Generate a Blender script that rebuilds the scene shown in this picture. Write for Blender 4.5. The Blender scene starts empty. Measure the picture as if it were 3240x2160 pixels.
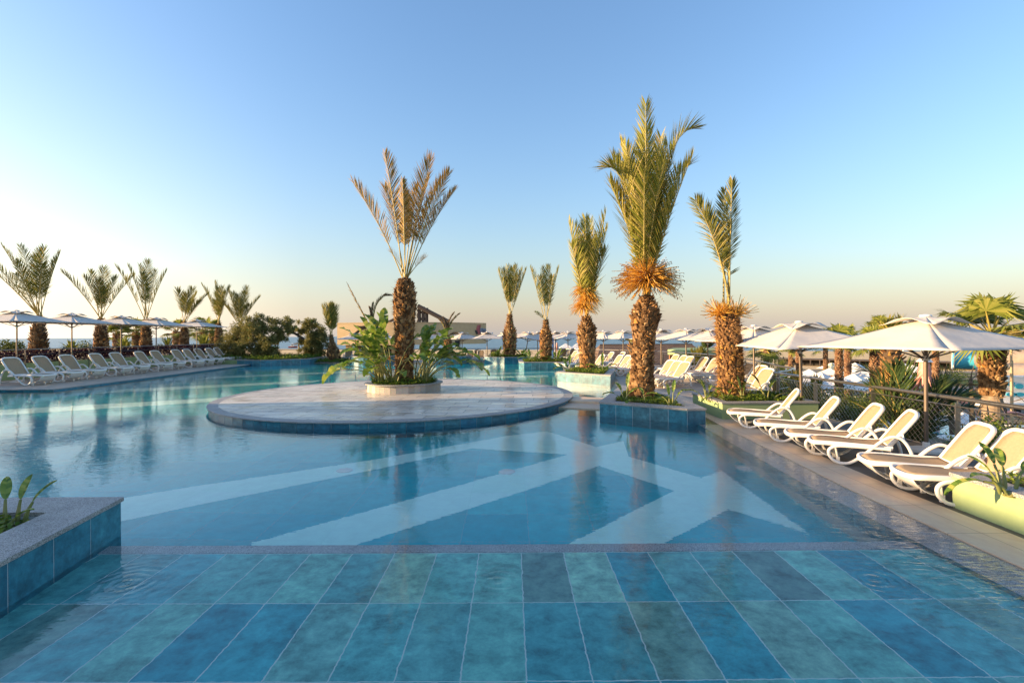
import bpy, bmesh, math, random
from mathutils import Vector, Matrix, noise
R = math.radians
random.seed(7)
rnd = random.random
def U(a, b): return a + (b - a) * random.random()
sc = bpy.context.scene
col = sc.collection

# ------------------------------------------------------------------ camera model
FPX, CXP, HZ, ROLL, CAMZ, IOR = 1600.0, 1620.0, 1061.0, 0.0060, 2.15, 1.25
def ray(px, py):
    a, b = px - CXP, py - HZ
    return ((a * math.cos(ROLL) - b * math.sin(ROLL)) / FPX, 1.0, -(a * math.sin(ROLL) + b * math.cos(ROLL)) / FPX)
def G(px, py, z=0.0):
    d = ray(px, py); t = (z - CAMZ) / d[2]
    return Vector((d[0] * t, t, z))
def At(px, py, dist):
    d = ray(px, py)
    return Vector((d[0] * dist, dist, CAMZ + d[2] * dist))
def GW(px, py, depth):
    d = Vector(ray(px, py)).normalized(); P = Vector((0, 0, CAMZ)) + d * (-CAMZ / d.z)
    n = 1 / IOR; c = -d.z
    k = math.sqrt(1 - n * n * (1 - c * c))
    r = d * n + Vector((0, 0, 1)) * (n * c - k)
    return P + r * (-depth / r.z)

# ------------------------------------------------------------------ mesh builder
class MB:
    def __init__(s): s.v = []; s.f = []; s.m = []; s.cur = 0
    def add(s, vs, fs):
        o = len(s.v); s.v.extend([tuple(v) for v in vs])
        for f in fs: s.f.append([i + o for i in f]); s.m.append(s.cur)
    def box(s, c, sz, rot=0.0, M=None, taper=1.0):
        x, y, z = sz[0] / 2, sz[1] / 2, sz[2] / 2; vs = []
        ca, sa = math.cos(rot), math.sin(rot)
        for k in (-1, 1):
            t = taper if k == 1 else 1
            for (i, j) in ((-1, -1), (1, -1), (1, 1), (-1, 1)):
                p = Vector((i * x * t, j * y * t, k * z))
                if M is not None: p = M @ p
                else: p = Vector((p.x * ca - p.y * sa, p.x * sa + p.y * ca, p.z))
                vs.append(p + Vector(c))
        s.add(vs, [(3, 2, 1, 0), (4, 5, 6, 7), (0, 1, 5, 4), (1, 2, 6, 5), (2, 3, 7, 6), (3, 0, 4, 7)])
    def prism(s, poly, z0, z1):
        a = sum(poly[i][0] * poly[(i + 1) % len(poly)][1] - poly[(i + 1) % len(poly)][0] * poly[i][1] for i in range(len(poly)))
        if a < 0: poly = poly[::-1]
        n = len(poly)
        s.add([(p[0], p[1], z0) for p in poly] + [(p[0], p[1], z1) for p in poly],
              [list(range(n))[::-1], list(range(n, 2 * n))] + [(i, (i + 1) % n, n + (i + 1) % n, n + i) for i in range(n)])
    def sheet(s, poly, z):
        a = sum(poly[i][0] * poly[(i + 1) % len(poly)][1] - poly[(i + 1) % len(poly)][0] * poly[i][1] for i in range(len(poly)))
        if a < 0: poly = poly[::-1]
        s.add([(p[0], p[1], z) for p in poly], [list(range(len(poly)))])
    def tube(s, pts, rad, n=8, cap=True, closed=False, sec=None, up=None):
        """round tube, or a section given as (half width, half height) with rounded corners"""
        pts = [Vector(p) for p in pts]; N = len(pts)
        rr = rad if isinstance(rad, (list, tuple)) else [rad] * N
        if sec:
            w, h = sec; cc = 0.55
            prof = [(w, -h * cc), (w, h * cc), (w * cc, h), (-w * cc, h), (-w, h * cc), (-w, -h * cc), (-w * cc, -h), (w * cc, -h)]; n = 8
        else: prof = [(math.cos(2 * math.pi * k / n), math.sin(2 * math.pi * k / n)) for k in range(n)]
        vs = []; pu = Vector(up) if up else None; prev = None
        for i, p in enumerate(pts):
            a = pts[i - 1] if (i > 0 or closed) else p
            b = pts[(i + 1) % N] if (i < N - 1 or closed) else p
            t = (b - a)
            t = t.normalized() if t.length > 1e-9 else Vector((0, 0, 1))
            if pu is not None: u = pu - t * pu.dot(t)
            elif prev is not None: u = prev - t * prev.dot(t)
            else: u = Vector((0, 0, 1)) - t * t.z if abs(t.z) < 0.9 else Vector((1, 0, 0)) - t * t.x
            u = u.normalized() if u.length > 1e-6 else Vector((1, 0, 0)); prev = u
            w = t.cross(u)
            for (x, y) in prof: vs.append(p + (w * x + u * y) * (rr[i] if not sec else 1.0))
        fs = []
        for i in range(N if closed else N - 1):
            for k in range(n):
                a0 = i * n + k; a1 = i * n + (k + 1) % n; j = (i + 1) % N
                fs.append((a0, a1, j * n + (k + 1) % n, j * n + k))
        if cap and not closed:
            fs.append(list(range(n))[::-1]); fs.append([(N - 1) * n + k for k in range(n)])
        s.add(vs, fs)
    def lathe(s, prof, n=24, c=(0, 0, 0), cap=True):
        vs = [(c[0] + r * math.cos(2 * math.pi * k / n), c[1] + r * math.sin(2 * math.pi * k / n), c[2] + z) for (r, z) in prof for k in range(n)]
        fs = [(i * n + k, i * n + (k + 1) % n, (i + 1) * n + (k + 1) % n, (i + 1) * n + k) for i in range(len(prof) - 1) for k in range(n)]
        if cap: fs.append(list(range(n))[::-1]); fs.append([(len(prof) - 1) * n + k for k in range(n)])
        s.add(vs, fs)
    def grid(s, rows):
        n = len(rows[0])
        s.add([p for r in rows for p in r], [(i * n + k, i * n + k + 1, (i + 1) * n + k + 1, (i + 1) * n + k) for i in range(len(rows) - 1) for k in range(n - 1)])
    def build(s, name, mats, parent=None, loc=None, smooth=None, bevel=0.0, solid=0.0):
        me = bpy.data.meshes.new(name); me.from_pydata(s.v, [], s.f)
        for m in (mats if isinstance(mats, (list, tuple)) else [mats]): me.materials.append(m)
        if any(s.m): me.polygons.foreach_set('material_index', s.m)
        if smooth is not None:
            me.polygons.foreach_set('use_smooth', [True] * len(me.polygons)); me.update()
            if smooth < 3: me.set_sharp_from_angle(angle=smooth)
        me.update()
        o = bpy.data.objects.new(name, me); col.objects.link(o)
        if parent: o.parent = parent
        if loc is not None: o.location = loc
        if bevel:
            b = o.modifiers.new('bevel', 'BEVEL'); b.width = bevel; b.segments = 2; b.limit_method = 'ANGLE'
        if solid:
            b = o.modifiers.new('solid', 'SOLIDIFY'); b.thickness = solid; b.offset = 0
        return o

def spline(pts, k=5, closed=False):
    pts = [Vector(p) for p in pts]; N = len(pts); out = []
    rng = range(N) if closed else range(N - 1)
    for i in rng:
        p1, p2 = pts[i], pts[(i + 1) % N]
        p0 = pts[i - 1] if (i > 0 or closed) else p1 * 2 - p2
        p3 = pts[(i + 2) % N] if (i < N - 2 or closed) else p2 * 2 - p1
        for j in range(k):
            t = j / k
            out.append(0.5 * ((2 * p1) + (p2 - p0) * t + (2 * p0 - 5 * p1 + 4 * p2 - p3) * t * t + (3 * p1 - p0 - 3 * p2 + p3) * t ** 3))
    if not closed: out.append(pts[-1])
    return out

def tag(o, label=None, cat=None, group=None, kind=None):
    if label: o['label'] = label
    if cat: o['category'] = cat
    if group: o['group'] = group
    if kind: o['kind'] = kind
    return o
def empty(name, loc=(0, 0, 0), rz=0.0):
    o = bpy.data.objects.new(name, None); col.objects.link(o); o.location = loc; o.rotation_euler.z = rz; o.empty_display_size = 0.3
    return o
def copy_tree(o, parent=None):
    c = o.copy(); col.objects.link(c); c.parent = parent
    for ch in list(o.children): copy_tree(ch, c)
    return c
ORD = ['first', 'second', 'third', 'fourth', 'fifth', 'sixth', 'seventh', 'eighth', 'ninth', 'tenth', 'eleventh', 'twelfth', 'thirteenth', 'fourteenth', 'fifteenth', 'sixteenth', 'seventeenth', 'eighteenth', 'nineteenth', 'twentieth']

# ------------------------------------------------------------------ materials
class NT:
    def __init__(s, name):
        s.m = bpy.data.materials.new(name); s.m.use_nodes = True; s.t = s.m.node_tree; s.t.nodes.clear()
        s.out = s.n('ShaderNodeOutputMaterial')
    def n(s, t, **kw):
        o = s.t.nodes.new(t)
        for k, v in kw.items(): setattr(o, k, v)
        return o
    def l(s, a, b): s.t.links.new(a, b)
    def val(s, sock, v):
        if hasattr(v, 'is_output') or isinstance(v, bpy.types.NodeSocket): s.l(v, sock)
        else: sock.default_value = v
    def math(s, op, a, b=0.0, c=None):
        o = s.n('ShaderNodeMath', operation=op); s.val(o.inputs[0], a); s.val(o.inputs[1], b)
        if c is not None: s.val(o.inputs[2], c)
        return o.outputs[0]
    def noise(s, scale, detail=3, rough=0.55, vec=None, dist=0.0):
        o = s.n('ShaderNodeTexNoise'); o.inputs['Scale'].default_value = scale; o.inputs['Detail'].default_value = detail
        o.inputs['Roughness'].default_value = rough; o.inputs['Distortion'].default_value = dist
        s.l(vec if vec is not None else s.obj(), o.inputs['Vector']); return o.outputs['Fac']
    def obj(s):
        if not hasattr(s, '_o'): s._o = s.n('ShaderNodeTexCoord').outputs['Object']
        return s._o
    def ramp(s, fac, stops, interp='LINEAR'):
        o = s.n('ShaderNodeValToRGB'); e = o.color_ramp; e.interpolation = interp
        while len(e.elements) < len(stops): e.elements.new(0.5)
        for el, (p, c) in zip(e.elements, stops): el.position = p; el.color = (c[0], c[1], c[2], 1)
        s.val(o.inputs[0], fac); return o.outputs[0]
    def mix(s, fac, a, b, mode='MIX'):
        o = s.n('ShaderNodeMix', data_type='RGBA', blend_type=mode)
        s.val(o.inputs[0], fac)
        for sock, v in ((o.inputs[6], a), (o.inputs[7], b)):
            if isinstance(v, (tuple, list)): sock.default_value = (v[0], v[1], v[2], 1)
            else: s.l(v, sock)
        return o.outputs[2]
    def island(s): return s.n('ShaderNodeNewGeometry').outputs['Random Per Island']
    def mapv(s, scale=(1, 1, 1), rot=(0, 0, 0)):
        o = s.n('ShaderNodeMapping'); o.inputs['Scale'].default_value = scale; o.inputs['Rotation'].default_value = rot
        s.l(s.obj(), o.inputs['Vector']); return o.outputs[0]
    def bump(s, h, strength=0.3, dist=0.01, normal=None):
        o = s.n('ShaderNodeBump'); o.inputs['Strength'].default_value = strength; o.inputs['Distance'].default_value = dist
        s.l(h, o.inputs['Height'])
        if normal is not None: s.l(normal, o.inputs['Normal'])
        return o.outputs[0]
    def bsdf(s, color, rough=0.6, metal=0.0, normal=None, spec=0.5, coat=0.0, translucent=0.0, tcol=None):
        p = s.n('ShaderNodeBsdfPrincipled')
        if isinstance(color, (tuple, list)): p.inputs['Base Color'].default_value = (color[0], color[1], color[2], 1)
        else: s.l(color, p.inputs['Base Color'])
        s.val(p.inputs['Roughness'], rough); p.inputs['Metallic'].default_value = metal
        p.inputs['Specular IOR Level'].default_value = spec; p.inputs['Coat Weight'].default_value = coat
        if normal is not None: s.l(normal, p.inputs['Normal'])
        sh = p.outputs[0]
        if translucent:
            t = s.n('ShaderNodeBsdfTranslucent'); c = tcol if tcol is not None else color
            if isinstance(c, (tuple, list)): t.inputs[0].default_value = (c[0], c[1], c[2], 1)
            else: s.l(c, t.inputs[0])
            m = s.n('ShaderNodeMixShader'); m.inputs[0].default_value = translucent
            s.l(sh, m.inputs[1]); s.l(t.outputs[0], m.inputs[2]); sh = m.outputs[0]
        s.l(sh, s.out.inputs['Surface']); return s.m

def mottled(name, c1, c2, scale=4, rough=0.7, bump=0.0, bscale=60, spec=0.4, metal=0.0):
    t = NT(name); c = t.ramp(t.noise(scale, 4), [(0.3, c1), (0.7, c2)])
    nm = t.bump(t.noise(bscale, 3), bump, 0.01) if bump else None
    return t.bsdf(c, rough, metal, nm, spec)
def leafy(name, stops, rough=0.55, tr=0.32, spec=0.15):
    t = NT(name); c = t.ramp(t.island(), stops)
    return t.bsdf(c, rough, 0, None, spec, 0, tr)

M = {}
def make_materials():
    # glazed blue porcelain, one tone per tile
    BL = [(0.0, (0.016, 0.120, 0.180)), (0.3, (0.028, 0.175, 0.240)), (0.5, (0.045, 0.210, 0.265)), (0.7, (0.022, 0.165, 0.255)), (0.85, (0.060, 0.140, 0.170)), (1.0, (0.050, 0.200, 0.250))]
    t = NT('blue_tile'); c = t.ramp(t.island(), BL)
    c = t.mix(1.0, c, t.ramp(t.noise(5.5, 9, 0.72), [(0.32, (0.42, 0.44, 0.46)), (0.5, (0.95, 0.95, 0.95)), (0.68, (1.75, 1.62, 1.5))]), 'MULTIPLY')
    M['tile'] = t.bsdf(c, 0.38, 0, t.bump(t.noise(40, 3), 0.15, 0.003))
    M['grout'] = mottled('grout', (0.42, 0.47, 0.48), (0.52, 0.56, 0.56), 20, 0.8)
    def granite(name, a, b, rough):
        t = NT(name); v = t.n('ShaderNodeTexVoronoi'); v.inputs['Scale'].default_value = 170; t.l(t.obj(), v.inputs['Vector'])
        g = t.ramp(v.outputs['Color'], [(0.15, a), (0.5, tuple((x + y) / 2 for x, y in zip(a, b))), (0.85, b)])
        c = t.mix(0.35, g, t.ramp(t.noise(3, 4), [(0.3, (0.3, 0.29, 0.28)), (0.7, (0.75, 0.74, 0.72))]), 'OVERLAY')
        return t.bsdf(c, rough, 0, t.bump(v.outputs['Distance'], 0.15, 0.002))
    M['granite'] = granite('granite_coping', (0.09, 0.085, 0.08), (0.48, 0.46, 0.43), 0.55)
    M['granite_wet'] = granite('wet_granite', (0.13, 0.13, 0.14), (0.62, 0.60, 0.58), 0.3)
    # shelf and pool floor: rectangular tiles worked out from position
    def tiled(name, w, l, ox, oy, ramp, grout, gw, cloud=0.6):
        t = NT(name); sep = t.n('ShaderNodeSeparateXYZ'); t.l(t.obj(), sep.inputs[0])
        jx = t.math('MULTIPLY_ADD', t.noise(14, 3), 0.024, -0.012); jy = t.math('MULTIPLY_ADD', t.noise(15, 3), 0.024, -0.012)
        x = t.math('DIVIDE', t.math('ADD', t.math('SUBTRACT', sep.outputs[0], ox), jx), w)
        y = t.math('DIVIDE', t.math('ADD', t.math('SUBTRACT', sep.outputs[1], oy), jy), l)
        fx = t.math('FLOOR', x); fy = t.math('FLOOR', y)
        wn = t.n('ShaderNodeTexWhiteNoise', noise_dimensions='2D'); cb = t.n('ShaderNodeCombineXYZ')
        t.l(fx, cb.inputs[0]); t.l(fy, cb.inputs[1]); t.l(cb.outputs[0], wn.inputs['Vector'])
        c = t.ramp(wn.outputs['Value'], ramp)
        c = t.mix(cloud, c, t.ramp(t.noise(5.0, 9, 0.74, None, 0.15), [(0.32, (0.36, 0.40, 0.42)), (0.5, (1.0, 1.0, 1.0)), (0.68, (1.75, 1.55, 1.45))]), 'MULTIPLY')
        ex = t.math('MULTIPLY', t.math('MINIMUM', t.math('FRACT', x), t.math('SUBTRACT', 1.0, t.math('FRACT', x))), w)
        ey = t.math('MULTIPLY', t.math('MINIMUM', t.math('FRACT', y), t.math('SUBTRACT', 1.0, t.math('FRACT', y))), l)
        g = t.math('LESS_THAN', t.math('MINIMUM', ex, ey), gw)
        c = t.mix(g, c, grout)
        return t.bsdf(c, 0.4)
    M['shelf'] = tiled('shelf_tiles', TILE_W, TILE_L, TILE_X, TILE_Y,
        [(0.0, (0.035, 0.34, 0.40)), (0.22, (0.055, 0.43, 0.47)), (0.42, (0.20, 0.56, 0.46)), (0.6, (0.075, 0.39, 0.40)), (0.75, (0.27, 0.60, 0.48)), (0.88, (0.13, 0.27, 0.25)), (1.0, (0.30, 0.62, 0.48))],
        (0.60, 0.72, 0.66), 0.005, 0.9)
    M['floor_dark'] = tiled('pool_floor_tiles', 0.86, 0.86, 0.2, 0.3,
        [(0.0, (0.003, 0.43, 0.50)), (0.5, (0.006, 0.51, 0.57)), (0.85, (0.04, 0.46, 0.50)), (1.0, (0.02, 0.58, 0.62))], (0.2, 0.45, 0.5), 0.004, 0.3)
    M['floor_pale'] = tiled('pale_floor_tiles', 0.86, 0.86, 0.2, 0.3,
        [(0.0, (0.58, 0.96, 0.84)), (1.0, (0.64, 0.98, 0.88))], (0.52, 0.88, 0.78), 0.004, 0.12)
    t = NT('island_pavers'); c = t.ramp(t.island(), [(0, (0.52, 0.44, 0.35)), (0.5, (0.62, 0.53, 0.43)), (1, (0.70, 0.61, 0.50))])
    c = t.mix(0.4, c, t.ramp(t.noise(2.2, 6, 0.65, t.mapv((1, 2.2, 1))), [(0.3, (0.3, 0.3, 0.3)), (0.7, (0.72, 0.71, 0.7))]), 'OVERLAY')
    M['paver'] = t.bsdf(c, t.ramp(t.noise(1.1, 4, 0.6, t.mapv((0.6, 2.4, 1))), [(0.36, (0.17,) * 3), (0.62, (0.45,) * 3)]), 0, t.bump(t.noise(60, 2), 0.05, 0.003), 0.5)
    M['joint'] = mottled('paver_joint', (0.14, 0.125, 0.115), (0.2, 0.185, 0.17), 6, 0.6)
    def slabs(name, a, b, w, l, rough=0.6):
        t = NT(name); sep = t.n('ShaderNodeSeparateXYZ'); t.l(t.obj(), sep.inputs[0])
        x = t.math('DIVIDE', sep.outputs[0], w); y = t.math('DIVIDE', sep.outputs[1], l)
        wn = t.n('ShaderNodeTexWhiteNoise', noise_dimensions='2D'); cb = t.n('ShaderNodeCombineXYZ')
        t.l(t.math('FLOOR', x), cb.inputs[0]); t.l(t.math('FLOOR', y), cb.inputs[1]); t.l(cb.outputs[0], wn.inputs['Vector'])
        c = t.ramp(wn.outputs['Value'], [(0, a), (1, b)])
        c = t.mix(0.4, c, t.ramp(t.noise(6, 6, 0.65, t.mapv((1, 0.5, 1))), [(0.3, (0.34,) * 3), (0.7, (0.66,) * 3)]), 'OVERLAY')
        ex = t.math('MULTIPLY', t.math('MINIMUM', t.math('FRACT', x), t.math('SUBTRACT', 1.0, t.math('FRACT', x))), w)
        ey = t.math('MULTIPLY', t.math('MINIMUM', t.math('FRACT', y), t.math('SUBTRACT', 1.0, t.math('FRACT', y))), l)
        c = t.mix(t.math('LESS_THAN', t.math('MINIMUM', ex, ey), 0.004), c, tuple(x * 0.45 for x in a))
        return t.bsdf(c, rough, 0, t.bump(t.noise(90, 3), 0.1, 0.003))
    M['strip'] = slabs('sand_stone_slabs', (0.62, 0.46, 0.31), (0.68, 0.51, 0.35), 5.0, 0.9)
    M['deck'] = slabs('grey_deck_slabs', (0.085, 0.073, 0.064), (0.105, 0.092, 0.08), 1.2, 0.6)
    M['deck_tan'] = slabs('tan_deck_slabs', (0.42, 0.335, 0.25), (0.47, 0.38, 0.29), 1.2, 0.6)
    t = NT('green_plaster'); c = t.ramp(t.noise(3, 6, 0.7), [(0.3, (0.29, 0.37, 0.16)), (0.7, (0.345, 0.425, 0.20))])
    M['green'] = t.bsdf(c, 0.85, 0, t.bump(t.noise(140, 3), 0.25, 0.004))
    M['white'] = mottled('white_plastic', (0.80, 0.75, 0.68), (0.85, 0.80, 0.73), 3, 0.38)
    t = NT('taupe_sling'); w = t.n('ShaderNodeTexWave'); w.inputs['Scale'].default_value = 90; t.l(t.obj(), w.inputs['Vector'])
    M['sling'] = t.bsdf(t.ramp(t.noise(30, 2), [(0.3, (0.43, 0.30, 0.18)), (0.7, (0.49, 0.345, 0.21))]), 0.75, 0, t.bump(w.outputs['Fac'], 0.1, 0.002), 0.3, 0, 0.15)
    t = NT('canvas'); c = t.ramp(t.noise(1.6, 5, 0.6), [(0.3, (0.72, 0.65, 0.57)), (0.7, (0.81, 0.74, 0.655))])
    M['canvas'] = t.bsdf(c, 0.9, 0, t.bump(t.noise(2.2, 4, 0.6, t.mapv((1, 1, 0.4))), 0.35, 0.05), 0.2, 0, 0.22)
    M['pole'] = mottled('bronze_pole', (0.16, 0.125, 0.095), (0.20, 0.155, 0.12), 5, 0.4, metal=0.5)
    t = NT('brushed_steel'); M['steel'] = t.bsdf(t.ramp(t.noise(20, 3), [(0.3, (0.33, 0.30, 0.27)), (0.7, (0.42, 0.39, 0.36))]), 0.28, 0.9)
    def bark(name, stops, bs=30):
        t = NT(name); c = t.ramp(t.island(), stops)
        c = t.mix(0.6, c, t.ramp(t.noise(16, 5, 0.7, t.mapv((1, 1, 0.35))), [(0.3, (0.22,) * 3), (0.7, (0.78,) * 3)]), 'OVERLAY')
        return t.bsdf(c, 0.9, 0, t.bump(t.noise(bs, 4, 0.6, t.mapv((1, 1, 0.25))), 0.6, 0.02), 0.2)
    M['bark'] = bark('palm_bark', [(0, (0.08, 0.038, 0.015)), (0.4, (0.185, 0.098, 0.040)), (0.75, (0.29, 0.165, 0.075)), (0.93, (0.42, 0.26, 0.12)), (1, (0.50, 0.20, 0.04))])
    M['bark_shaggy'] = bark('shaggy_bark', [(0, (0.12, 0.055, 0.022)), (0.4, (0.26, 0.14, 0.06)), (0.8, (0.38, 0.21, 0.085)), (1, (0.56, 0.29, 0.06))])
    M['bark_core'] = mottled('bark_core', (0.045, 0.028, 0.016), (0.12, 0.075, 0.04), 14, 0.95, 0.6, 30)
    M['bark_red'] = bark('fan_palm_bark', [(0, (0.16, 0.075, 0.04)), (0.5, (0.25, 0.13, 0.07)), (1, (0.34, 0.22, 0.13))])
    M['trunk_smooth'] = mottled('smooth_trunk', (0.24, 0.17, 0.11), (0.34, 0.25, 0.17), 8, 0.9, 0.5, 40)
    M['olive_bark'] = mottled('olive_bark', (0.10, 0.075, 0.05), (0.20, 0.155, 0.11), 10, 0.9, 0.6, 30)
    M['frond'] = leafy('palm_leaflets', [(0, (0.085, 0.10, 0.018)), (0.45, (0.19, 0.19, 0.035)), (0.8, (0.32, 0.27, 0.06)), (1, (0.48, 0.36, 0.13))])
    M['frond_left'] = leafy('green_leaflets', [(0, (0.065, 0.082, 0.018)), (0.45, (0.14, 0.15, 0.03)), (0.8, (0.23, 0.205, 0.05)), (1, (0.36, 0.28, 0.10))], 0.55, 0.35)
    M['frond_fresh'] = leafy('fresh_leaflets', [(0, (0.14, 0.16, 0.022)), (0.5, (0.31, 0.29, 0.045)), (0.85, (0.45, 0.37, 0.09)), (1, (0.60, 0.45, 0.18))])
    M['frond_gold'] = leafy('dry_leaflets', [(0, (0.16, 0.13, 0.025)), (0.35, (0.34, 0.21, 0.05)), (0.8, (0.46, 0.28, 0.085)), (1, (0.56, 0.38, 0.17))])
    M['frond_dead'] = leafy('dead_leaflets', [(0, (0.11, 0.075, 0.04)), (0.6, (0.23, 0.155, 0.09)), (1, (0.33, 0.23, 0.13))])
    M['frond_dark'] = leafy('dark_leaflets', [(0, (0.030, 0.060, 0.024)), (0.5, (0.055, 0.095, 0.034)), (1, (0.12, 0.15, 0.045))], 0.4, 0.2)
    M['petiole'] = mottled('petiole', (0.30, 0.25, 0.06), (0.42, 0.30, 0.08), 6, 0.5)
    M['fibre'] = leafy('orange_fibre', [(0, (0.52, 0.24, 0.03)), (0.6, (0.76, 0.42, 0.07)), (1, (0.82, 0.55, 0.16))], 0.6, 0.3)
    M['date'] = mottled('dates', (0.07, 0.03, 0.015), (0.14, 0.06, 0.025), 20, 0.5)
    M['fan'] = leafy('fan_leaves', [(0, (0.11, 0.14, 0.025)), (0.5, (0.24, 0.27, 0.05)), (1, (0.42, 0.39, 0.10))])
    M['paddle'] = leafy('paddle_leaves', [(0, (0.07, 0.15, 0.02)), (0.5, (0.17, 0.26, 0.035)), (0.85, (0.30, 0.36, 0.06)), (1, (0.45, 0.43, 0.09))], 0.32, 0.35, 0.5)
    M['stalk'] = mottled('leaf_stalk', (0.16, 0.20, 0.05), (0.28, 0.24, 0.08), 5, 0.5)
    M['flower'] = mottled('orange_flower', (0.65, 0.16, 0.02), (0.7, 0.22, 0.03), 5, 0.5)
    M['cover'] = leafy('ground_cover_leaves', [(0, (0.07, 0.13, 0.015)), (0.5, (0.13, 0.20, 0.025)), (1, (0.24, 0.27, 0.04))], 0.5, 0.3)
    M['soil'] = mottled('soil', (0.05, 0.035, 0.022), (0.10, 0.07, 0.045), 12, 0.95, 0.5, 40)
    M['purple'] = leafy('purple_leaves', [(0, (0.022, 0.009, 0.018)), (0.6, (0.055, 0.018, 0.034)), (1, (0.11, 0.04, 0.055))], 0.5, 0.1)
    M['olive'] = leafy('olive_leaves', [(0, (0.11, 0.115, 0.03)), (0.5, (0.22, 0.21, 0.065)), (1, (0.40, 0.35, 0.14))], 0.55, 0.35)
    M['shrub'] = leafy('shrub_leaves', [(0, (0.035, 0.06, 0.015)), (0.5, (0.08, 0.11, 0.025)), (1, (0.19, 0.20, 0.05))], 0.5, 0.25)
    M['beige'] = mottled('beige_render', (0.56, 0.40, 0.22), (0.62, 0.45, 0.255), 2, 0.9, 0.1, 60)
    M['darkwood'] = mottled('dark_timber', (0.055, 0.042, 0.035), (0.09, 0.07, 0.058), 8, 0.8)
    t = NT('brown_shingles'); b = t.n('ShaderNodeTexBrick'); b.inputs['Scale'].default_value = 1.0; b.inputs['Brick Width'].default_value = 0.5; b.inputs['Row Height'].default_value = 0.25; b.inputs['Mortar Size'].default_value = 0.03
    b.inputs['Color1'].default_value = (0.12, 0.075, 0.05, 1); b.inputs['Color2'].default_value = (0.20, 0.125, 0.08, 1); b.inputs['Mortar'].default_value = (0.05, 0.03, 0.02, 1); t.l(t.mapv((1, 1, 1)), b.inputs['Vector'])
    M['shingle'] = t.bsdf(b.outputs['Color'], 0.9)
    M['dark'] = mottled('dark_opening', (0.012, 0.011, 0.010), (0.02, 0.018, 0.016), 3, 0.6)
    M['black'] = mottled('black_plastic', (0.02, 0.02, 0.02), (0.03, 0.03, 0.03), 3, 0.45)
    M['aqua'] = mottled('aqua_fibreglass', (0.06, 0.42, 0.58), (0.08, 0.48, 0.64), 2, 0.3)
    M['taupe_tube'] = mottled('taupe_fibreglass', (0.24, 0.19, 0.15), (0.30, 0.24, 0.19), 2, 0.45)
    M['pink'] = mottled('pink_paint', (0.60, 0.26, 0.20), (0.68, 0.33, 0.26), 3, 0.55)
    M['poolblue'] = mottled('small_pool_water', (0.04, 0.32, 0.45), (0.06, 0.40, 0.52), 2, 0.1)
    M['red'] = mottled('red_hull', (0.35, 0.05, 0.03), (0.42, 0.07, 0.04), 3, 0.5)
    M['logo_red'] = mottled('logo_red', (0.46, 0.10, 0.10), (0.50, 0.13, 0.13), 3, 0.6)
    M['logo_blue'] = mottled('logo_blue', (0.17, 0.19, 0.25), (0.22, 0.24, 0.30), 3, 0.6)
    M['flagblue'] = mottled('blue_cloth', (0.05, 0.16, 0.40), (0.07, 0.2, 0.45), 3, 0.7)
    M['wood'] = mottled('warm_wood', (0.22, 0.10, 0.045), (0.32, 0.16, 0.075), 5, 0.7)
    # terrain: patio, lawn patches, beach sand by position
    t = NT('terrain'); sep = t.n('ShaderNodeSeparateXYZ'); t.l(t.obj(), sep.inputs[0])
    tt = t.math('MULTIPLY_ADD', sep.outputs[0], 0.35, sep.outputs[1])
    patio = t.ramp(t.noise(0.8, 5, 0.6), [(0.3, (0.25, 0.20, 0.155)), (0.7, (0.34, 0.28, 0.22))])
    grass = t.ramp(t.noise(5, 5, 0.7), [(0.3, (0.045, 0.07, 0.015)), (0.7, (0.11, 0.14, 0.03))])
    g = t.mix(t.ramp(t.noise(0.11, 3, 0.5), [(0.46, (0, 0, 0)), (0.54, (1, 1, 1))]), patio, grass)
    sand = t.ramp(t.noise(0.25, 6, 0.6), [(0.3, (0.66, 0.46, 0.23)), (0.7, (0.76, 0.55, 0.29))])
    wob = t.math('MULTIPLY_ADD', t.noise(0.05, 2), 10.0, tt)
    c = t.mix(t.math('GREATER_THAN', wob, 128.0), g, sand)
    M['terrain'] = t.bsdf(c, 0.95, 0, t.bump(t.noise(1.2, 5), 0.4, 0.2), 0.2)
    # the sea
    t = NT('sea_water')
    h = t.math('ADD', t.noise(0.35, 5, 0.62, t.mapv((0.6, 1, 1))), t.math('MULTIPLY', t.noise(0.04, 3), 2.0))
    M['sea'] = t.bsdf(t.ramp(t.noise(0.012, 4, 0.6, t.mapv((0.35, 1, 1))), [(0.3, (0.035, 0.105, 0.160)), (0.7, (0.055, 0.135, 0.190))]), 0.28, 0, t.bump(h, 0.55, 1.2), 0.5)
    # pool water: clear, really refracting, with small ripples
    t = NT('pool_water')
    sep = t.n('ShaderNodeSeparateXYZ'); t.l(t.obj(), sep.inputs[0])
    h1 = t.noise(3.4, 3, 0.55, t.mapv((0.75, 1.25, 1), (0, 0, 0.35)), 0.4)
    h2 = t.noise(11.0, 2, 0.5, t.mapv((0.8, 1.3, 1), (0, 0, -0.3)))
    h3 = t.noise(0.9, 2, 0.5)
    amp = t.ramp(t.noise(0.22, 2, 0.5), [(0.38, (0.2,) * 3), (0.66, (1.0,) * 3)])
    h = t.math('ADD', t.math('MULTIPLY', t.math('ADD', t.math('MULTIPLY', h1, 0.0052), t.math('MULTIPLY', h2, 0.0036)), amp), t.math('MULTIPLY', h3, 0.005))
    edge = t.n('ShaderNodeMapRange', interpolation_type='SMOOTHSTEP'); edge.inputs[1].default_value = 2.4; edge.inputs[2].default_value = 4.3; t.l(sep.outputs[0], edge.inputs[0])
    h4 = t.noise(9.0, 3, 0.6, t.mapv((0.55, 1.5, 1), (0, 0, 0.5)), 0.5)
    h = t.math('ADD', h, t.math('MULTIPLY', t.math('MULTIPLY', h4, edge.outputs[0]), 0.012))
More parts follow.
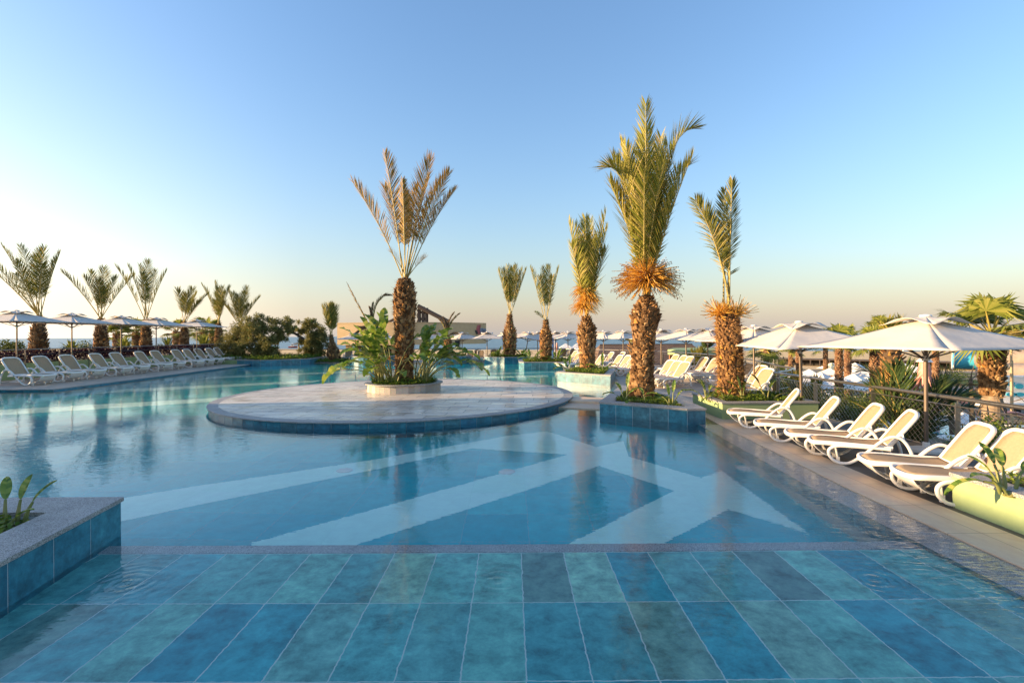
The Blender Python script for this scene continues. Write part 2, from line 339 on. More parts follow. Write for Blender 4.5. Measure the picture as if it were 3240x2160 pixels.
    for (jx, jy) in JETS:
        dx = t.math('SUBTRACT', sep.outputs[0], jx); dy = t.math('SUBTRACT', sep.outputs[1], jy)
        r = t.math('SQRT', t.math('ADD', t.math('MULTIPLY', dx, dx), t.math('MULTIPLY', dy, dy)))
        rr = t.math('MULTIPLY_ADD', t.noise(7, 2), 0.09, r)
        e = t.math('MULTIPLY', t.math('POWER', 2.718, t.math('MULTIPLY', r, -4.8)), 0.0028)
        h = t.math('ADD', h, t.math('MULTIPLY', t.math('SINE', t.math('MULTIPLY', rr, 70.0)), e))
    nm = t.bump(h, 1.0, 1.0)
    gl = t.n('ShaderNodeBsdfGlass'); gl.inputs['IOR'].default_value = IOR; gl.inputs['Roughness'].default_value = 0.0
    gl.inputs['Color'].default_value = (0.975, 1.0, 1.0, 1); t.l(nm, gl.inputs['Normal'])
    t.l(gl.outputs[0], t.out.inputs['Surface']); M['water'] = t.m

# ------------------------------------------------------------------ setting
SHELF_D, FLOOR_D = 0.12, 0.95
_a = GW(1649, 1747, SHELF_D); _b = GW(1649 + 133.6 * 6, 1747 - 3, SHELF_D)
TILE_W = (_b.x - _a.x) / 6; TILE_X = _a.x
_r1, _r2, _r3 = (GW(1649, y, SHELF_D).y for y in (1747, 1905, 2152))
TILE_L = ((_r1 - _r2) + (_r2 - _r3)) / 2; TILE_Y = _r2
JETS = [tuple(G(px, py)[:2]) for px, py in ((400, 1845), (1580, 1838), (2768, 1832))]
make_materials()
print('tile', TILE_W, TILE_L, _r1, _r2, _r3)
EDGE_Y = GW(1620, 1747, SHELF_D).y           # shelf edge (near side of the granite band)
BAND_Y = GW(1620, 1722, SHELF_D).y
EX0, EX1 = 4.66, 5.02                          # right pool edge at y=4 and y=14
def edge_x(y): return 4.64 + max(0, y - 7) * 0.055

def structure(name, mb, mat, **kw): return tag(mb.build(name, mat, **kw), kind='structure')

# terrain: garden level 5 m below the terrace, beach sloping into the sea
def terr(x, y):
    t = y + 0.35 * x
    z = -5.0
    if t > 120: z = -5.0 - (t - 120) * 0.0079
    if t > 310: z = -6.5 - (t - 310) * 0.035
    def sm(a, b, v):
        u = min(1, max(0, (v - a) / (b - a))); return u * u * (3 - 2 * u)
    if x < -24:                                # planted bank outside the left wall
        k = (1 - sm(34, 60, -x)) * (1 - sm(48, 62, y)); z = z * (1 - k) + 0.2 * k
    elif x > 7.9 and y < 19:                   # bed outside the right railing, then down a bank
        k = 1 - sm(10.4, 19, x); z = z * (1 - k) - 0.75 * k
    elif x <= 7.9 and x >= -24:
        z = min(z, -3.0) if y < 44 else z
    return z + (0.1 * noise.noise((x * 0.15, y * 0.15, 0)) if z > -6 else 0)
mb = MB()
xs = [-900, -500, -300, -200, -150] + [-120 + 3 * i for i in range(81)] + [150, 200, 300, 500, 900]
ys = [-60, -40, -25] + [-18 + 3 * i for i in range(55)] + [155 + 12 * i for i in range(40)]
mb.grid([[(x, y, terr(x, y)) for x in xs] for y in ys])
structure('ground', mb, M['terrain'], smooth=4)
mb = MB(); mb.grid([[(x, y, -6.5) for x in (-30000, -2000, -600, 0, 600, 2000, 30000)] for y in (60, 200, 400, 900, 3000, 9000, 40000)])
structure('sea', mb, M['sea'])

# pool: water sheet, floor, walls, shallow shelf
WX0, WY1 = -46.0, 41.0
mb = MB(); mb.sheet([(WX0, 0.6), (4.64, 0.6), (4.64, 7), (edge_x(20), 20), (edge_x(30), 30), (5.4, WY1), (WX0, WY1)], 0.0)
structure('pool_water', mb, M['water'])
mb = MB(); mb.sheet([(WX0 - 1, 0.0), (7.0, 0.0), (7.0, WY1 + 1), (WX0 - 1, WY1 + 1)], -FLOOR_D)
structure('pool_floor', mb, M['floor_dark'])
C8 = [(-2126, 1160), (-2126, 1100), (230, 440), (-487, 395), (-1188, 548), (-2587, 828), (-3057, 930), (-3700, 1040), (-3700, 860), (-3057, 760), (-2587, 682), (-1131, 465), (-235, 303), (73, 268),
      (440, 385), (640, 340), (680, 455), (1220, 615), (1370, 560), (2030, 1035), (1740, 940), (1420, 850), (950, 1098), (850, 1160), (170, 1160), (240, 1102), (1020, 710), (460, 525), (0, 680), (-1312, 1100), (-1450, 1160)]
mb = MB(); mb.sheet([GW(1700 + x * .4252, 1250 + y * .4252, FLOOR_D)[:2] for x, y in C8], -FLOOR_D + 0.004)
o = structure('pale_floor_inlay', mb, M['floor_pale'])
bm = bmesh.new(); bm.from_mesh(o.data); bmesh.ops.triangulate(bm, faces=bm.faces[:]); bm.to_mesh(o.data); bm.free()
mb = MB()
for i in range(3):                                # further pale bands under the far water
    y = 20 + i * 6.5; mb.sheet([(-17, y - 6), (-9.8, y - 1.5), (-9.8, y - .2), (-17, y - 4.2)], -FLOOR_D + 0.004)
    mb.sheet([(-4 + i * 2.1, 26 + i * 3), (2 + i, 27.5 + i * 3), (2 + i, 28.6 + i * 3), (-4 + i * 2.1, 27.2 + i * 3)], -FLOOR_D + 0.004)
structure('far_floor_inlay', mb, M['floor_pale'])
mb = MB(); mb.prism([(-12, -0.5), (4.2, -0.5), (4.2, EDGE_Y), (-12, EDGE_Y)], -FLOOR_D - .2, -SHELF_D)
structure('shallow_shelf', mb, M['shelf'])
mb = MB(); mb.prism([(-12, EDGE_Y + .001), (4.2, EDGE_Y + .001), (4.2, BAND_Y), (-12, BAND_Y)], -FLOOR_D - .2, -SHELF_D + .012)
structure('shelf_edge_band', mb, M['granite_wet'], bevel=0.01)
# wet granite overflow edge on the right, tiled riser below it
mb = MB(); e = []
for y in (-2, 2, 5, 7, 10, 12.1): e.append((edge_x(y), y))
for y in (12.1, 10, 7, 5, 2, -2): e.append((edge_x(y) - 0.46, y))
mb.prism(e, -FLOOR_D - .2, -0.022); structure('overflow_edge', mb, M['granite_wet'])
mb = MB(); y = -0.5
while y < 12:
    mb.box((edge_x(y) - 0.462, y + .28, -0.3), (0.006, 0.55, 0.54)); y += 0.56
structure('overflow_riser_tiles', mb, M['tile'])
# decks
mb = MB(); mb.prism([(edge_x(y), y) for y in (-4, 7, 10, 12.6, 15, 18)] + [(edge_x(y) + .66, y) for y in (18, 15, 12.6, 10, 7, -4)], -0.4, 0.012)
structure('stone_edging', mb, M['strip'])
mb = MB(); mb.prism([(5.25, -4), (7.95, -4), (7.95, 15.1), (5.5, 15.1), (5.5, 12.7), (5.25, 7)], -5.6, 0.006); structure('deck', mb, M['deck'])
mb = MB(); mb.prism([(5.5, 15.101), (7.95, 15.101), (8.3, 15.9), (9.4, 17.4), (10.4, 20.5), (11.0, 24), (11.4, 28), (10.2, 34), (7, 40), (3.2, 44.4), (-4, 45.4), (-26.5, 45.4), (-26.5, 41.001), (-2.2, 41.001), (1.5, 39.4),
                     (4.6, 36), (5.6, 31), (5.0, 24), (4.3, 20), (edge_x(15.1), 15.101)], -5.6, 0.004)
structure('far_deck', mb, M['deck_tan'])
LDZ = 0.085
mb = MB(); mb.prism([(-18.6, 20.5), (-18.9, 26), (-19.35, 32), (-19.8, 38.6), (-19.9, 41), (-26.6, 41), (-26.6, 20.5)], -5.4, LDZ); mb.prism([(-60, 20.5), (-26.6, 20.5), (-26.6, 34), (-60, 34)], -5.4, LDZ)
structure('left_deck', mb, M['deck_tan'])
mb = MB()
pth = [(-18.6, 20.5), (-18.9, 26), (-19.35, 32), (-19.8, 38.6)]
def tile_wall(mb, pts, z0, z1, w, gap=0.011, proud=0.003, closed=False):
    """separate glazed tiles standing a few mm proud of a wall that follows pts (outside on the right-hand side)"""
    n = len(pts); segs = range(n if closed else n - 1)
    for i in segs:
        a, b = Vector(pts[i]).to_2d(), Vector(pts[(i + 1) % n]).to_2d(); L = (b - a).length
        k = max(1, round(L / w)); d = (b - a).normalized(); nn = Vector((d.y, -d.x))
        for j in range(k):
            p, q = a + d * (L * j / k + gap / 2), a + d * (L * (j + 1) / k - gap / 2)
            P, Q = p + nn * proud, q + nn * proud
            mb.add([(*p, z0), (*q, z0), (*q, z1), (*p, z1), (*P, z0), (*Q, z0), (*Q, z1), (*P, z1)], [(4, 5, 6, 7), (0, 4, 7, 3), (1, 2, 6, 5), (3, 7, 6, 2)])
tile_wall(mb, [(-60, 20.5)] + pth, -0.6, LDZ - .035, 0.6)
structure('left_deck_edge_tiles', mb, M['tile'])
mb = MB(); mb.tube([(-60, 20.5, LDZ - .012)] + [(x, y, LDZ - .012) for x, y in pth], 1, sec=(0.05, 0.018), up=(0, 0, 1)); structure('left_deck_nosing', mb, M['granite'])

# ---- planters in and around the pool
def inset(poly, d):
    """inward offset of a polygon (counter-clockwise)"""
    n = len(poly); out = []
    for i in range(n):
        p0, p1, p2 = Vector(poly[i - 1]), Vector(poly[i]), Vector(poly[(i + 1) % n])
        d1, d2 = (p1 - p0).normalized(), (p2 - p1).normalized()
        n1, n2 = Vector((-d1.y, d1.x)), Vector((-d2.y, d2.x)); b = (n1 + n2)
        b = b.normalized() if b.length > 1e-6 else n1
        out.append(tuple(p1 + b * (d / max(0.35, b.dot(n1)))))
    return out
def ccw(poly):
    a = sum(poly[i][0] * poly[(i + 1) % len(poly)][1] - poly[(i + 1) % len(poly)][0] * poly[i][1] for i in range(len(poly)))
    return [tuple(p) for p in (poly if a > 0 else poly[::-1])]
def inside(poly, x, y):
    r = False; n = len(poly)
    for i in range(n):
        (x1, y1), (x2, y2) = poly[i], poly[(i + 1) % n]
        if (y1 > y) != (y2 > y) and x < (x2 - x1) * (y - y1) / (y2 - y1) + x1: r = not r
    return r
def ring(poly, inner, z0, z1):
    mb = MB(); n = len(poly)
    vs = [(*p, z0) for p in poly] + [(*p, z1) for p in poly] + [(*p, z1) for p in inner] + [(*p, z0) for p in inner]
    fs = []
    for i in range(n):
        j = (i + 1) % n
        fs += [(i, j, n + j, n + i), (n + i, n + j, 2 * n + j, 2 * n + i), (2 * n + i, 2 * n + j, 3 * n + j, 3 * n + i), (3 * n + i, 3 * n + j, j, i)]
    mb.add(vs, fs); return mb
def leaf_quad(mb, p, d, nrm, L, W):
    s = d.cross(nrm); s = s.normalized() * W / 2 if s.length > 1e-6 else Vector((W / 2, 0, 0))
    mid = p + d * L * .5 + nrm * L * .08
    mb.add([p, mid + s, p + d * L, mid - s], [(0, 1, 2, 3)])
def rdir():
    while True:
        v = Vector((U(-1, 1), U(-1, 1), U(-1, 1)))
        if 0.05 < v.length < 1: return v.normalized()
def ground_cover(poly, z, n, size=0.05, h=0.12):
    mb = MB(); xs = [p[0] for p in poly]; ys = [p[1] for p in poly]; k = 0
    while k < n:
        x, y = U(min(xs), max(xs)), U(min(ys), max(ys))
        if not inside(poly, x, y): continue
        k += 1; hh = h * (0.55 + 0.9 * noise.noise((x * 2.6, y * 2.6, 3.0)))
        d = rdir(); d.z = abs(d.z) * .6; d.normalize()
        nn = (Vector((U(-.6, .6), U(-.6, .6), 1))).normalized()
        leaf_quad(mb, Vector((x, y, z + max(0.0, hh) * rnd() ** .5)), d, nn, size * U(.7, 1.3), size * .7)
    return mb
def planter(name, poly, h, label, wall, cop_w=0.32, tile_w=0.45, z0=-0.9, soil_drop=0.05, cover=2500, csize=0.055, ch=0.14, cover_label=None, group=None):
    poly = ccw(poly); c = Vector((sum(p[0] for p in poly) / len(poly), sum(p[1] for p in poly) / len(poly)))
    root = empty(name, (c.x, c.y, 0)); tag(root, label, 'planter', group)
    P = [(p[0] - c.x, p[1] - c.y) for p in poly]; I = inset(P, cop_w)
    body = ring(P, I, z0, h - .045).build('wall', M['grout'] if wall == 'tile' else M[wall], root, bevel=0.0 if wall == 'tile' else 0.006)
    if wall == 'tile':
        mb = MB(); tile_wall(mb, [p for p in P], z0, h - .055, tile_w, closed=True); mb.build('tile_facing', M['tile'], root)
    ring(inset(P, -0.022), inset(P, cop_w), h - .044, h).build('coping', M['granite'], root, bevel=0.004)
    mb = MB(); mb.sheet(inset(P, cop_w - .01), h - soil_drop); mb.build('soil', M['soil'], root)
    if cover:
        o = ground_cover(inset(poly, cop_w + .01), h - soil_drop, cover, csize, ch).build('ground_cover', M['cover']); tag(o, cover_label or 'low green ground cover', 'ground cover', kind='stuff')
    return inset(poly, cop_w + .05)
PL = {}
fl = G(383, 1690)
_e = (G(0, 1935) - fl).to_2d().normalized()
pl_poly = [(fl.x, fl.y), (fl.x + _e.x * 6, fl.y + _e.y * 6), (fl.x - 8, fl.y + _e.y * 6), (fl.x - 8, fl.y + .05)]
PL['front_left'] = planter('pool_planter', pl_poly, 0.405, 'blue tiled planter with grey granite coping in the shaded left foreground corner', 'tile', 0.46, 0.52, soil_drop=0.12, cover=26000, csize=.06, ch=.16, cover_label='leafy green ground cover in the left foreground planter')
PL['A'] = planter('pool_planter', [(2.33, 13.5), (4.2, 12.15), (4.64, 12.15), (4.78, 15.5), (3.9, 18)], 0.37, 'blue tiled angular planter in the pool holding the tallest date palm', 'tile', 0.36, 0.46, cover=5200, csize=.05, ch=.13, cover_label='bright ground cover around the foot of the tallest palm')
PL['B'] = planter('deck_planter', [(5.28, 12.72), (7.7, 12.72), (7.7, 14.8), (5.28, 14.8)], 0.44, 'green plastered planter on the deck under the shaggy right palm', 'green', 0.2, 0.5, 0.0, cover=5200, csize=.055, ch=.16, cover_label='yellow green ground cover under the shaggy right palm')
PL['C'] = planter('pool_planter', [(2.1, 23.5), (4.15, 21.4), (5.2, 25.5), (3.8, 28)], 0.45, 'pale blue tiled planter right of the island, holding the palm with orange fibres', 'tile', 0.3, 0.5, cover=4000, csize=.08, ch=.2, cover_label='green ground cover around the palm with orange fibres')
PL['D'] = planter('pool_planter', [(.45, 32.6), (.75, 32.2), (3.7, 32.2), (4.6, 35), (.45, 36)], 0.45, 'long pale tiled planter behind the island, second from the beach building side', 'tile', 0.3, 0.5, cover=2500, csize=.1, ch=.2, cover_label='green ground cover in the long pale planter')
PL['E'] = planter('pool_planter', [(-2.2, 40), (-.6, 38.6), (1.4, 39.2), (1.4, 40.9), (-2.2, 40.9)], 0.5, 'farthest blue tiled planter, half in shade, before the beach railing', 'tile', 0.3, 0.6, cover=2200, csize=.11, ch=.24, cover_label='green ground cover in the farthest blue planter')
PL['F'] = planter('deck_planter', [(5.42, 6.24), (5.38, 2.0), (7.6, 2.0), (7.6, 6.24)], 0.43, 'sunlit lime green plastered planter at the right edge of the foreground', 'green', 0.26, 0.5, 0.0, soil_drop=.05, cover=11000, csize=.042, ch=.19, cover_label='sunlit yellow green ground cover in the right foreground planter')
PL['G'] = planter('olive_planter', [(-18.8, 37.8), (-16, 40), (-16.4, 45.2), (-21, 45.2), (-21, 38.6)], 0.42, 'blue tiled planter at the far left pool corner holding the olive trees', 'tile', 0.25, 0.75, cover=3500, csize=.13, ch=.35, cover_label='mixed green plants under the olive trees')
for nm, px0, px1, py, lab in (('H', 1088, 1250, 1149, 'round blue planter behind the island on the left, holding the drooping dead palm'), ('I', 1338, 1486, 1150, 'round blue planter behind the island on the right, holding the small dead palm')):
    c = G((px0 + px1) / 2, py); r = (px1 - px0) / 2 * c.y / FPX; c = Vector((c.x, c.y + r * .9, 0))
    PL[nm] = planter('round_planter', [(c.x + r * math.cos(k * math.pi / 14), c.y + r * math.sin(k * math.pi / 14)) for k in range(28)], 0.55, lab, 'tile', 0.3, 0.42, cover=1500, csize=.11, ch=.3, cover_label='green ground cover in the round planter ' + ('under the drooping dead palm' if nm == 'H' else 'under the small dead palm'))
    PL[nm + 'c'] = c
# low green bed wall between the left deck and the olive planter
o = planter('deck_planter', [(-25.6, 38.7), (-21.05, 38.7), (-21.05, 45.2), (-25.6, 45.2)], 0.44, 'low green plastered planter wall at the far end of the left deck', 'green', 0.2, 0.5, 0.0, cover=3500, csize=.12, ch=.4, cover_label='yellow green bedding plants at the far end of the left deck')

# ---- round island
IC = Vector((-3.80, 17.6, 0)); IR = 5.87; IZ = 0.155
isl = empty('round_island', IC); tag(isl, 'round paved island platform in the middle of the pool with blue tiled rim', 'island')
mb = MB(); mb.lathe([(IR - .06, -FLOOR_D), (IR - .06, IZ - .03)], 96, cap=False); mb.build('wall', M['grout'], isl)
mb = MB(); tile_wall(mb, [((IR - .055) * math.cos(k * 2 * math.pi / 84), (IR - .055) * math.sin(k * 2 * math.pi / 84)) for k in range(84)], -FLOOR_D, IZ - .032, 0.44, closed=True); mb.build('tile_facing', M['tile'], isl)
mb = MB(); mb.lathe([(IR - .1, IZ - .03), (IR, IZ - .03), (IR, IZ - .006), (IR - .006, IZ), (IR - .3, IZ), (IR - .3, IZ - .03)], 120, cap=False); mb.build('rim', M['granite'], isl, smooth=.5)
mb = MB(); mb.lathe([(0.001, IZ - .004), (IR - .3, IZ - .004)], 96, cap=False); mb.build('joint_bed', M['joint'], isl)
mb = MB(); w, l = 0.52, 1.05; row = 0; y = -IR
ca, sa = math.cos(R(-4)), math.sin(R(-4))
def clip_circle(poly, r):
    out = poly
    for k in range(48):
        a = k * 2 * math.pi / 48; n = Vector((math.cos(a), math.sin(a))); res = []
        for i in range(len(out)):
            p, q = out[i], out[(i + 1) % len(out)]; dp, dq = p.dot(n) - r, q.dot(n) - r
            if dp <= 0: res.append(p)
            if dp * dq < 0: res.append(p + (q - p) * (dp / (dp - dq)))
        out = res
        if len(out) < 3: return None
    return out
while y < IR:
    x = -IR - (row % 2) * l * .5 - rnd() * .3
    while x < IR:
        q = [Vector((x + .008, y + .008)), Vector((x + l - .008, y + .008)), Vector((x + l - .008, y + w - .008)), Vector((x + .008, y + w - .008))]
        q = [Vector((p.x * ca - p.y * sa, p.x * sa + p.y * ca)) for p in q]
        q = clip_circle(q, IR - .306)
        if q and len(q) > 2: mb.add([(p.x, p.y, IZ + .0015) for p in q], [list(range(len(q)))])
        x += l
    y += w; row += 1
mb.build('paving', M['paver'], isl)
# sandstone sill joining the island and the tall palm's planter
mb = MB(); mb.prism([(1.75, 15.9), (3.4, 15.2), (3.7, 16.2), (1.9, 17.0)], -0.9, 0.10); mb.prism([(1.2, 15.0), (2.9, 14.35), (3.4, 15.199), (1.75, 15.899)], -0.9, 0.03)
o = mb.build('stone_sill', M['strip'], bevel=.006); tag(o, 'cream stone sill bridging the water between the island and the angular planter', 'sill')
# round granite planter on the island
PC = Vector((-4.0, 18.72, IZ)); PR = 1.42
root = empty('round_planter', PC); tag(root, 'round granite planter ring on the island around the central palm', 'planter')
mb = MB(); mb.lathe([(PR - .09, 0), (PR - .09, .27), (PR - .25, .27)], 64, cap=False); mb.build('wall', M['grout'], root)
mb = MB(); tile_wall(mb, [((PR - .085) * math.cos(k * 2 * math.pi / 40), (PR - .085) * math.sin(k * 2 * math.pi / 40)) for k in range(40)], 0, .262, .4, closed=True, gap=.004)
t_ = NT('granite_cladding'); t_c = t_.ramp(t_.island(), [(0, (0.30, 0.26, 0.22)), (1, (0.52, 0.47, 0.41))]); v_ = t_.n('ShaderNodeTexVoronoi'); v_.inputs['Scale'].default_value = 120; t_.l(t_.obj(), v_.inputs['Vector'])
M['cladding'] = t_.bsdf(t_.mix(.3, t_c, v_.outputs['Color'], 'OVERLAY'), .6)
mb.build('stone_cladding', M['cladding'], root)
mb = MB(); mb.lathe([(PR - .26, .265), (PR, .265), (PR, .295), (PR - .01, .305), (PR - .26, .305), (PR - .26, .265)], 72, cap=False); mb.build('coping', M['granite'], root, smooth=.5)
mb = MB(); mb.lathe([(.001, .25), (PR - .25, .25)], 48, cap=False); mb.build('soil', M['soil'], root)
o = ground_cover([(PC.x + 1.2 * math.cos(k * .3142), PC.y + 1.2 * math.sin(k * .3142)) for k in range(20)], IZ + .26, 4200, .07, .2).build('ground_cover', M['cover']); tag(o, 'bright green ground cover inside the round granite planter', 'ground cover', kind='stuff')
# submerged pool lamps
for i, (px, py, lab) in enumerate(((2359, 1482, 'white round lamp set in the pool floor, near the right deck edge'), (1604, 1492, 'faint round pool floor lamp straight below the far palms'), (1090, 1488, 'faint round pool floor lamp below the big leaved plants'))):
    p = GW(px, py, FLOOR_D); mb = MB(); mb.lathe([(.001, .05), (.10, .05), (.14, .03), (.15, 0)], 24, cap=False)
    o = mb.build('pool_lamp', M['white'], loc=p, smooth=.6); tag(o, lab, 'pool lamp', 'lamps in the pool floor')

# ------------------------------------------------------------------ palms
def frond(mb, p0, p2, n=34, w=0.03, ll=0.45, bare=0.24, up=0.62, lean=0.3, tipdroop=0.0, vee=0.55, rad=0.022, spread=1.0, droop=0.12, sides=4):
    """feather frond from p0 to p2: material 0 leaflets, 1 rachis"""
    p0, p2 = Vector(p0), Vector(p2); d = p2 - p0; L = d.length
    d = d * max(.7, 1 - .36 * ll / L); p2 = p0 + d; L = d.length
    c = p0 + Vector((d.x * lean, d.y * lean, d.z * up if d.z > 0 else abs(d.z) * .6 + .3 * L))
    def B(t):
        q = p0 * (1 - t) ** 2 + c * 2 * t * (1 - t) + p2 * t * t
        if tipdroop: q = q + Vector((0, 0, -tipdroop * max(0, t - .6) ** 2 * 6.25))
        return q
    def T(t): return (B(min(1, t + .01)) - B(max(0, t - .01))).normalized()
    mb.cur = 1; mb.tube([B(t / 9) for t in range(10)], [rad * (1 - .85 * t / 9) for t in range(10)], sides, cap=False)
    mb.cur = 0; roll = U(-.5, .5)
    for i in range(n):
        t = bare + (1 - bare) * ((i + rnd() * .4) / n); t = min(t, .995); u = (t - bare) / (1 - bare)
        q = B(t); tg = T(t); side = tg.cross(Vector((0, 0, 1)))
        if side.length < .05: side = tg.cross(Vector((0, 1, 0)))
        side.normalize(); nn = side.cross(tg).normalized()
        side, nn = side * math.cos(roll) + nn * math.sin(roll), nn * math.cos(roll) - side * math.sin(roll)
        a = R(52 - 30 * u) * spread; ln = ll * (0.35 + 1.15 * math.sin(math.pi * min(1, .12 + .80 * u)) ** .7) * U(.8, 1.1) * (1 if u < .9 else .8)
        for s in (-1, 1):
            b = vee + U(-.25, .25)
            dr = tg * math.cos(a) + (side * s * math.cos(b) + nn * math.sin(b)) * math.sin(a)
            dr = (dr + Vector((U(-.07, .07), U(-.07, .07), -droop * U(.2, 1.2)))).normalized()
            wv = tg.cross(dr).cross(dr); wv = (tg - dr * tg.dot(dr)); wv = wv.normalized() * w * .5 * U(.8, 1.2) if wv.length > 1e-4 else Vector((w * .5, 0, 0))
            tip = q + dr * ln + Vector((0, 0, -droop * ln * .25)); mid = q + dr * ln * .5
            mb.add([q - wv * .5, q + wv * .5, mid + wv, tip, mid - wv], [(0, 1, 2, 3, 4)])
def trunk_mesh(prof, rows, per, bl=0.22, bw=0.16, out=0.5, shag=0.0):
    rows = int(rows * 1.3); bl *= .72; bw *= 1.05; shag = min(.9, shag + .15)
    """prof: (z, radius) pairs; leaf-base stubs in a spiral. materials 0 stubs, 1 core"""
    mb = MB(); mb.cur = 1; mb.lathe([(r * .93, z) for z, r in prof], 14)
    H = prof[-1][0]
    def rad(z):
        for (a, ra), (b, rb) in zip(prof, prof[1:]):
            if a <= z <= b: return ra + (rb - ra) * (z - a) / (b - a)
        return prof[-1][1]
    mb.cur = 0; ga = 2.39996
    n = rows * per
    for i in range(n):
        z = H * (i + .5) / n * 1.0 - .02; r = rad(max(0, z)) * U(.93, 1.02); a = i * ga + U(-.12, .12)
        f = z / H; tl = R(16 + 20 * f * out * 2 + U(-9, 16)); k_ = min(1, r / prof[0][1]) ** .8; L = bl * U(.7, 1.25) * (.85 + .3 * f) * k_; W = bw * U(.75, 1.2) * k_
        rd = Vector((math.cos(a), math.sin(a), 0)); tn = Vector((-math.sin(a), math.cos(a), 0)); d = rd * math.sin(tl) + Vector((0, 0, 1)) * math.cos(tl)
        d = (d + tn * U(-.18, .18)).normalized(); nr = tn.cross(d) * -1; nr = (rd - d * rd.dot(d)).normalized()
        b = rd * (r * .9) + Vector((0, 0, z)); th = .042 * U(.5, 1.5) * k_
        e = b + d * L; w2 = W * U(.35, .8)
        mb.add([b - tn * W / 2 - nr * th * .4, b + tn * W / 2 - nr * th * .4, b + tn * W * .38 + nr * th, b - tn * W * .38 + nr * th,
                e - tn * w2 / 2, e + tn * w2 / 2, e + tn * w2 * .35 + nr * th * .7 + d * U(-.02, .02), e - tn * w2 * .35 + nr * th * .7],
               [(0, 1, 5, 4), (1, 2, 6, 5), (2, 3, 7, 6), (3, 0, 4, 7), (4, 5, 6, 7)])
        if shag and rnd() < shag:
            for k in range(3):
                s = b + tn * U(-W, W) * .6; ee = s + (rd * U(.2, .8) + tn * U(-.8, .8) + Vector((0, 0, U(-.9, .5)))).normalized() * U(.12, .32)
                mb.add([s, s + Vector((0, 0, .016)), ee], [(0, 1, 2)])
    return mb
def fibre_ball(c, r, n, dates=True, down=.5, flat=.8):
    """sprays of fruit stalks"""
    mb = MB()
    for i in range(n):
        a = U(0, 2 * math.pi); e = U(-.55, 1.3); o = Vector((math.cos(a) * math.cos(e), math.sin(a) * math.cos(e), math.sin(e) * flat))
        p0 = Vector(c) + Vector((math.cos(a), math.sin(a), 0)) * r * .12 + Vector((0, 0, U(-.25, .1) * r)); L = r * U(.45, 1.15)
        pts = [p0 + o * L * t + Vector((0, 0, -down * r * t * t)) for t in (0, .35, .7, 1)]
        sd = Vector((-math.sin(a), math.cos(a), 0)) * .009 + Vector((0, 0, .008))
        mb.cur = 0
        for p, q in zip(pts, pts[1:]): mb.add([p - sd, p + sd, q + sd * .7, q - sd * .7], [(0, 1, 2, 3)])
        if dates and rnd() < .55:
            mb.cur = 1
            for t in (.75, .88, 1.0):
                p = pts[0].lerp(pts[3], t) if t < 1 else pts[3]; p = p + Vector((0, 0, -.02)); s = .014
                mb.add([p + Vector(v) * s for v in ((1, 0, 0), (-1, 0, 0), (0, 1, 0), (0, -1, 0), (0, 0, 1.4), (0, 0, -1.4))], [(0, 2, 4), (2, 1, 4), (1, 3, 4), (3, 0, 4), (2, 0, 5), (1, 2, 5), (3, 1, 5), (0, 3, 5)])
    return mb
def palm(label, base, dist, crown_px, tips, prof, leaf='frond', bark='bark', rows=16, per=9, bl=.22, bw=.16, n=34, w=.03, ll=.45, group=None, depth=.9, bare=.24, extra=None, name='date_palm', shag=.12, rad=.024, lean=.3, up=.62, fibre=None, cat='palm tree', droop=.12, spread=1.0, slim=.85):
    """base: world point of the trunk foot; crown_px: photo pixel of the crown's foot; tips: photo pixels of frond tips measured at this distance"""
    root = empty(name, base); tag(root, label, cat, group)
    base = Vector(base); cr = At(crown_px[0], crown_px[1], dist) - base; H = cr.z
    pf = [(z * H, r * slim) for z, r in prof]
    tm = trunk_mesh(pf, rows, per, bl, bw, shag=shag)
    tm.v = [(v[0] + cr.x * max(0, v[2] / H) ** 1.3, v[1], v[2]) for v in tm.v]
    tm.build('trunk', [M[bark], M['bark_core']], root)
    mb = MB()
    for i, tp in enumerate(tips):
        opt = tp[2] if len(tp) > 2 else {}
        q = At(tp[0], tp[1], dist) - base
        dy = opt.get('dy', depth * (1 if i % 2 else -1) * U(.35, 1.0)); q = q * 1.0; q.y += dy
        p0 = cr + Vector((U(-.5, .5) * prof[-1][1], U(-.5, .5) * prof[-1][1], -.06))
        frond(mb, p0, q, int(opt.get('n', n) * 1.3), opt.get('w', w) * .95, opt.get('ll', ll) * 1.08, opt.get('bare', bare), opt.get('up', up), opt.get('lean', lean), opt.get('td', 0), rad=rad, droop=opt.get('droop', droop), spread=opt.get('spread', spread))
    mb.build('crown', [M[leaf], M['petiole']], root)
    if fibre:
        for of_ in fibre.get('offs', [fibre.get('off', (0, 0, 0))]):
            f = fibre_ball(cr + Vector(of_), fibre['r'], fibre['n'], fibre.get('dates', False), fibre.get('down', .5))
            f.build(fibre.get('name', 'fruit_stalks'), [M['fibre'], M['date']], root)
    return root

